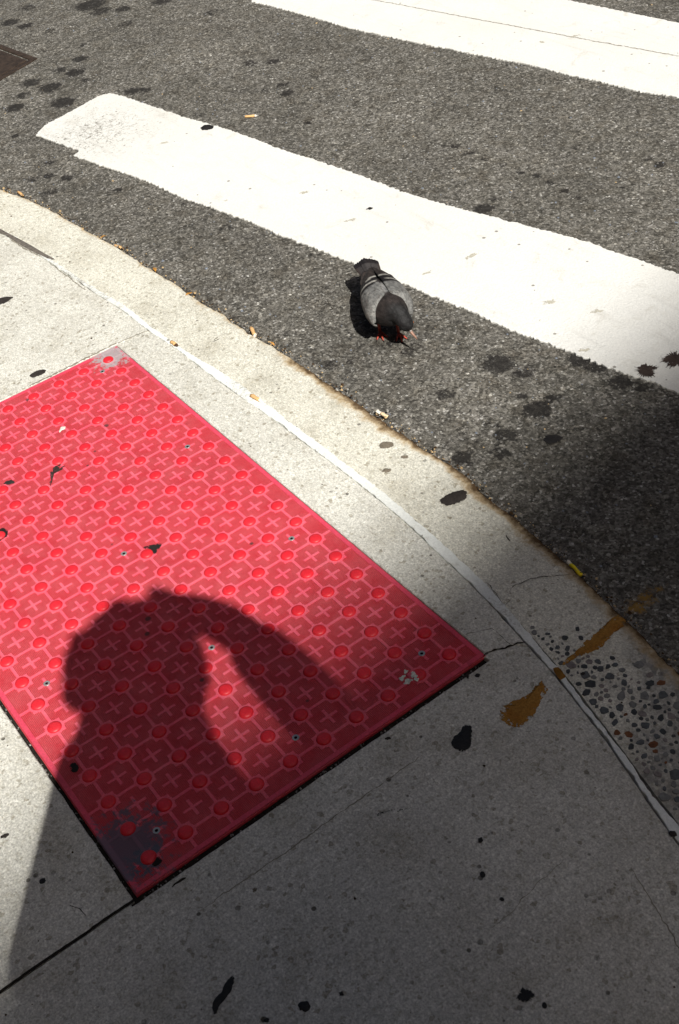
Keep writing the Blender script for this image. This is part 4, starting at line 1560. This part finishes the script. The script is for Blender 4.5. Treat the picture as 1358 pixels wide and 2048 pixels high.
    feath_m = mat_plain('flight_feather_brown', (.050, .038, .034), .6, .3, .4, 200, .0006)
    tail_m = mat_plain('tail_feather_grey', (.050, .045, .045), .65, .25, .35, 260, .0006)
    wing(1)
    wing(-1)
    # tail: a narrow fan with a darker end
    tail = empty('tail'); tail.parent = root
    for k in range(9):
        a = (k - 4) / 4
        pts = [(-.085, a * .012, .0905 - abs(a) * .003), (-.135, a * .017, .0925 - abs(a) * .005), (-.195 + abs(a) * .006, a * .023, .0935 - abs(a) * .007)]
        V, F = feather_geo(pts, .0085, 14)
        n_f = len(F)
        idx = [1 if (i // 2) >= 11 else 0 for i in range(n_f)]
        me = mesh('tail_feather', V, F, [tail_m if abs(a) < .9 else feath_m, feath_d], True, idx)
        o = link('tail_feather', me, tail)
        o.location.z = -.0006 * (k % 3)
        o.modifiers.new('thick', 'SOLIDIFY').thickness = .0008
    # head furniture
    beak_m = mat_plain('beak_horn', (.26, .14, .10), .45, .4, .3, 300)
    beak_d = mat_plain('beak_dark', (.05, .038, .036), .4, .5, .3, 300)
    gk = Geo()
    b0 = Vector((.0985, .0255, .0655))
    tip = Vector((.1165, .0375, .0475))
    gk.tube([b0 + (b0 - tip) * .15, b0.lerp(tip, .35), b0.lerp(tip, .7), tip + Vector((-.0014, -.0004, 0))], [.0044, .0034, .0022, .0006], 12)
    gk.build('upper_beak', beak_m, root, True)
    gk = Geo()
    o_ = Vector((-.0035, -.001, -.0012))
    gk.tube([b0 + o_, b0.lerp(tip, .4) + o_, b0.lerp(tip, .88) + o_ * .6], [.0032, .0024, .0006], 12)
    gk.build('lower_beak', beak_m, root, True)
    gk = Geo()
    c1 = b0.lerp(tip, .12) + Vector((.003, 0, .002))
    gk.tube([c1 + Vector((-.002, 0, .003)), c1, c1 + Vector((.0008, .0005, -.003))], [.0014, .003, .0012], 10)
    gk.build('cere', mat_plain('cere_white', (.34, .30, .28), .7, .3, .2), root, True)
    eye_m = mat_plain('eye_orange', (.55, .14, .02), .15, .8, .1)
    for sg in (-1, 1):
        c = Vector((.0915, .0205, .0765)) + Vector((-.10 * 0 - .0 , sg, 0)).normalized() * .0150 + Vector((-.004 * sg * 0, 0, .001))
        bm = bmesh.new()
        bmesh.ops.create_uvsphere(bm, u_segments=14, v_segments=10, radius=.0033)
        me = bpy.data.meshes.new('eye'); bm.to_mesh(me); bm.free()
        me.materials.append(eye_m)
        e = link('eye', me, root); e.location = c
        bm = bmesh.new()
        bmesh.ops.create_uvsphere(bm, u_segments=10, v_segments=8, radius=.0020)
        me = bpy.data.meshes.new('pupil'); bm.to_mesh(me); bm.free()
        me.materials.append(M['black'])
        pu = link('pupil', me, e); pu.location = (0, sg * .0018, 0)
    # legs and toes
    leg_m = mat_plain('red_leg_skin', (.36, .05, .03), .5, .4, .3, 400, .0012)
    for sg, fx in ((1, .014), (-1, -.010)):
        lg = Geo()
        y = sg * .019
        hock = Vector((-.012 + fx * .3, y, .036)); ank = Vector((fx, y, .006))
        lg.tube([(.004, y * .9, .062), (-.004, y * .95, .050), hock, ank.lerp(hock, .5), ank], [.010, .0075, .0040, .0032, .0034], 12)
        for ang, ln in ((-.0, .030), (.55, .025), (-.55, .025), (3.05, .017)):
            d = Vector((math.cos(ang), math.sin(ang), 0))
            lg.tube([ank, ank + d * ln * .35 + Vector((0, 0, -.0005)), ank + d * ln * .7 + Vector((0, 0, -.0032)), ank + d * ln + Vector((0, 0, -.0052))], [.0032, .0026, .0021, .0012], 10)
        L_o = lg.build('leg', leg_m, root, True)
        cl = Geo()
        for ang, ln in ((-.0, .030), (.55, .025), (-.55, .025), (3.05, .017)):
            d = Vector((math.cos(ang), math.sin(ang), 0))
            e = ank + d * ln + Vector((0, 0, -.0052))
            cl.tube([e, e + d * .0025, e + d * .005 + Vector((0, 0, -.0014))], [.0012, .0009, .0002], 6)
        cl.build('claw', feath_d, L_o, True)
    # pale feathered thighs
    return root


pigeon = build_pigeon()

# ------------------------------------------------------------------ photographer (only the shadow is in the picture)
DV = Vector((math.cos(SUN_AZ), math.sin(SUN_AZ), 0))
PV = Vector((-math.sin(SUN_AZ), math.cos(SUN_AZ), 0))


def TL(t, l, h):
    return DV * t + PV * l + Vector((0, 0, h))


def skin(name, nodes, edges, mat, parent, root_i=0, sub=2):
    me = bpy.data.meshes.new(name)
    bm = bmesh.new()
    lay = bm.verts.layers.skin.verify()
    vs = []
    for co, r in nodes:
        v = bm.verts.new(co)
        v[lay].radius = (r, r)
        vs.append(v)
    vs[root_i][lay].use_root = True
    for a, b in edges:
        bm.edges.new((vs[a], vs[b]))
    bm.to_mesh(me); bm.free()
    me.materials.append(mat)
    o = link(name, me, parent)
    md = o.modifiers.new('skin', 'SKIN')
    md.use_smooth_shade = True
    if sub:
        s_ = o.modifiers.new('sub', 'SUBSURF')
        s_.levels = s_.render_levels = sub
    return o


def build_person():
    base = TL(2.52, -.20, 0)
    root = empty('person', (0, 0, 0))
    props(root, 'person in dark jacket whose shadow falls on the red panel, arms raised to a camera', 'person')
    skinm = mat_plain('skin', (.42, .24, .17), .6, .3, .08)
    jm = mat_plain('jacket_cloth', (.03, .035, .05), .9, .1, .2)
    tm = mat_plain('trouser_cloth', (.05, .05, .055), .9, .1, .2)
    hm = mat_plain('hair', (.03, .02, .015), .7, .3, .3, 200, .004)
    sm = mat_plain('shoe_leather', (.03, .025, .02), .5, .4, .2)
    N = [(TL(2.52, -.20, .90), .13),            # 0 pelvis
         (TL(2.51, -.20, 1.08), .12), (TL(2.48, -.20, 1.24), .125), (TL(2.43, -.19, 1.34), .095), (TL(2.36, -.18, 1.42), .090),   # 4 neck
         (TL(2.325, -.175, 1.50), .084), (TL(2.305, -.17, 1.57), .066),  # 6 crown
         (TL(2.46, -.36, 1.27), .06), (TL(2.40, -.405, 1.10), .062), (TL(2.245, -.25, 1.34), .045), (TL(2.235, -.235, 1.385), .036),   # 7-10 left arm
         (TL(2.48, -.05, 1.24), .052), (TL(2.325, .085, 1.15), .050), (TL(2.235, .0, 1.42), .040), (TL(2.215, -.06, 1.49), .042),    # 11-14 right arm
         (TL(2.53, -.30, .86), .085), (TL(2.50, -.31, .48), .058), (TL(2.54, -.32, .08), .042), (TL(2.42, -.31, .035), .035),
         (TL(2.53, -.10, .86), .085), (TL(2.50, -.09, .48), .058), (TL(2.54, -.08, .08), .042), (TL(2.42, -.07, .035), .035)]
    E_ = [(0, 1), (1, 2), (2, 3), (3, 4), (4, 5), (5, 6), (2, 7), (7, 8), (8, 9), (9, 10), (2, 11), (11, 12), (12, 13), (13, 14),
          (0, 15), (15, 16), (16, 17), (17, 18), (0, 19), (19, 20), (20, 21), (21, 22)]
    # nose
    N.append((TL(2.235, -.18, 1.485), .012)); E_.append((5, len(N) - 1))
    # fingers: four and a thumb rooted in each palm
    for palm, sg in ((10, 1), (14, -1)):
        c = N[palm][0]
        for f in range(4):
            k = len(N)
            a = c + DV * (-.02) + PV * sg * .012 + Vector((0, 0, .018 - f * .017))
            b = a + DV * (-.030) + PV * sg * (.022)
            e = b + DV * (-.006) + PV * sg * (.020 - .003 * abs(f - 1))
            N += [(a, .0095), (b, .0088), (e, .0075)]
            E_ += [(palm, k), (k, k + 1), (k + 1, k + 2)]
        k = len(N)
        a = c + PV * sg * .018 + Vector((0, 0, -.022))
        N += [(a, .011), (a + PV * sg * .026 + Vector((0, 0, -.010)), .009)]
        E_ += [(palm, k), (k, k + 1)]
    skin('body', N, E_, skinm, root)
    J = [(N[i][0], N[i][1] * 1.16 + .008) for i in (0, 1, 2, 7, 8, 9, 11, 12, 13)] + [(N[3][0], .105), (N[4][0], .098)]
    skin('jacket', J, [(0, 1), (1, 2), (2, 3), (3, 4), (4, 5), (2, 6), (6, 7), (7, 8), (2, 9), (9, 10)], jm, root)
    T = [(N[i][0], N[i][1] * 1.15 + .006) for i in (0, 15, 16, 17, 19, 20, 21)]
    skin('trousers', T, [(0, 1), (1, 2), (2, 3), (0, 4), (4, 5), (5, 6)], tm, root)
    for l in (-.315, -.075):
        skin('shoe', [(TL(2.56, l, .045), .045), (TL(2.48, l, .045), .045), (TL(2.37, l + .01, .035), .036)], [(0, 1), (1, 2)], sm, root)
    # hair: lumpy cap over the crown and back of the head
    bm = bmesh.new()
    bmesh.ops.create_icosphere(bm, subdivisions=4, radius=1)
    for v in bm.verts:
        n_ = 1 + .18 * mnoise.noise(v.co * 2.4) + .09 * mnoise.noise(v.co * 7)
        v.co = Vector((v.co.x * .108 * n_, v.co.y * .112 * n_, v.co.z * .112 * n_))
    me = bpy.data.meshes.new('hair'); bm.to_mesh(me); bm.free(); me.materials.append(hm)
    me.polygons.foreach_set('use_smooth', [True] * len(me.polygons))
    h = link('hair', me, root)
    h.location = TL(2.355, -.175, 1.55)
    for sg in (-1, 1):
        bm = bmesh.new()
        bmesh.ops.create_uvsphere(bm, u_segments=12, v_segments=8, radius=.012)
        me = bpy.data.meshes.new('eye'); bm.to_mesh(me); bm.free()
        me.materials.append(mat_plain('eye_white', (.7, .7, .68), .2, .6, .05))
        e = link('eye', me, root)
        e.location = TL(2.245, -.19 + sg * .033, 1.51)
    return root


person = build_person()
# the camera in the hands, just behind the lens point
cam_prop = empty('film_camera', (0, 0, 0))
cam_prop.matrix_world = Matrix.Translation(Vector(CAM) - fwd * .012) @ m3.to_4x4()
props(cam_prop, 'black film camera held at the face of the person casting the shadow', 'camera')
g_ = Geo()
g_.box((-.065, -.042, .03), (.065, .042, .065))
g_.box((-.025, .042, .035), (.025, .062, .06))
g_.build('camera_body', mat_plain('camera_black', (.02, .02, .02), .5, .4, .1), cam_prop)
g_ = Geo()
g_.tube([(0, 0, .03), (0, 0, .004)], [.030, .028], 24)
g_.build('lens', mat_plain('lens_black', (.015, .015, .015), .3, .5, .1), cam_prop)

# ------------------------------------------------------------------ the building whose roof edge shades the foreground
SH_X, SH_SL = .905, -.165           # shade edge on the ground: x = SH_X + SH_SL * y
Ldist = 30.0
edge_p = Vector((SH_X, 0, 0)) + SD * Ldist
bang = math.atan2(1, SH_SL) - math.pi / 2
bld = empty('building', (edge_p.x, edge_p.y, 0), bang)
props(bld, 'tall stone building whose roof edge throws the soft shade over the lower pavement', 'building')
H = edge_p.z
stone = mat_plain('building_stone', (.30, .28, .25), .9, .2, .12, 3)
frame_m = mat_plain('window_frame', (.08, .08, .08), .6, .3, .1)
glass = mat_plain('window_glass', (.03, .04, .05), .08, .8, .1)
HB = 40.0
g_ = Geo(); g_.box((0.3, -HB, ROAD_Z), (14, HB, H - .6)); g_.build('wall', stone, bld)
g_ = Geo(); g_.box((0, -HB - .3, H - .58), (14.3, HB + .3, H)); g_.build('cornice', stone, bld)
wme, pme = None, None
for fl in range(6):
    for k in range(16):
        yy = -36 + k * 4.8
        zz_ = 1.2 + fl * (H - 2.2) / 6
        if wme is None:
            g_ = Geo()
            g_.box((-.08, -.9, 0), (0, -.8, 2)); g_.box((-.08, .8, 0), (0, .9, 2)); g_.box((-.08, -.8, 0), (0, .8, .1)); g_.box((-.08, -.8, 1.9), (0, .8, 2))
            w = g_.build('window', frame_m, bld); wme = w.data
            g_ = Geo(); g_.box((-.03, -.8, .1), (-.01, .8, 1.9)); p = g_.build('pane', glass, w); pme = p.data
        else:
            w = link('window', wme, bld); p = link('pane', pme, w)
        w.location = (.298, yy, zz_)

# unseen buildings beside the pavement and across the road, added to cut skylight
def block(name, label, loc, rz, w, d_, h, floors, cols, mat):
    b = empty(name, (loc[0], loc[1], 0), rz)
    props(b, label, 'building')
    g_ = Geo(); g_.box((0, -w / 2, ROAD_Z + .02), (d_, w / 2, h - .6)); g_.build('wall', mat, b)
    g_ = Geo(); g_.box((-.35, -w / 2 - .3, h - .58), (d_ + .3, w / 2 + .3, h)); g_.build('cornice', mat, b)
    for fl in range(floors):
        for k in range(cols):
            w_o = link('window', wme, b)
            link('pane', pme, w_o)
            w_o.location = (-.004, -w / 2 + (k + .5) * w / cols, 1.4 + fl * (h - 2.4) / floors)
    return b


brick_m = mat_plain('dark_brick', (.10, .075, .06), .9, .2, .2, 3)
block('sky_block_corner', 'unseen dark brick corner block behind the pavement, added to hold back sky light', (-9, -4.6), RAD(-90), 34, 12, 21, 5, 9, brick_m)
block('sky_block_terrace', 'unseen dark brick block across the road, added to hold back sky light', (-4, 17), RAD(90), 60, 12, 19, 5, 14, brick_m)
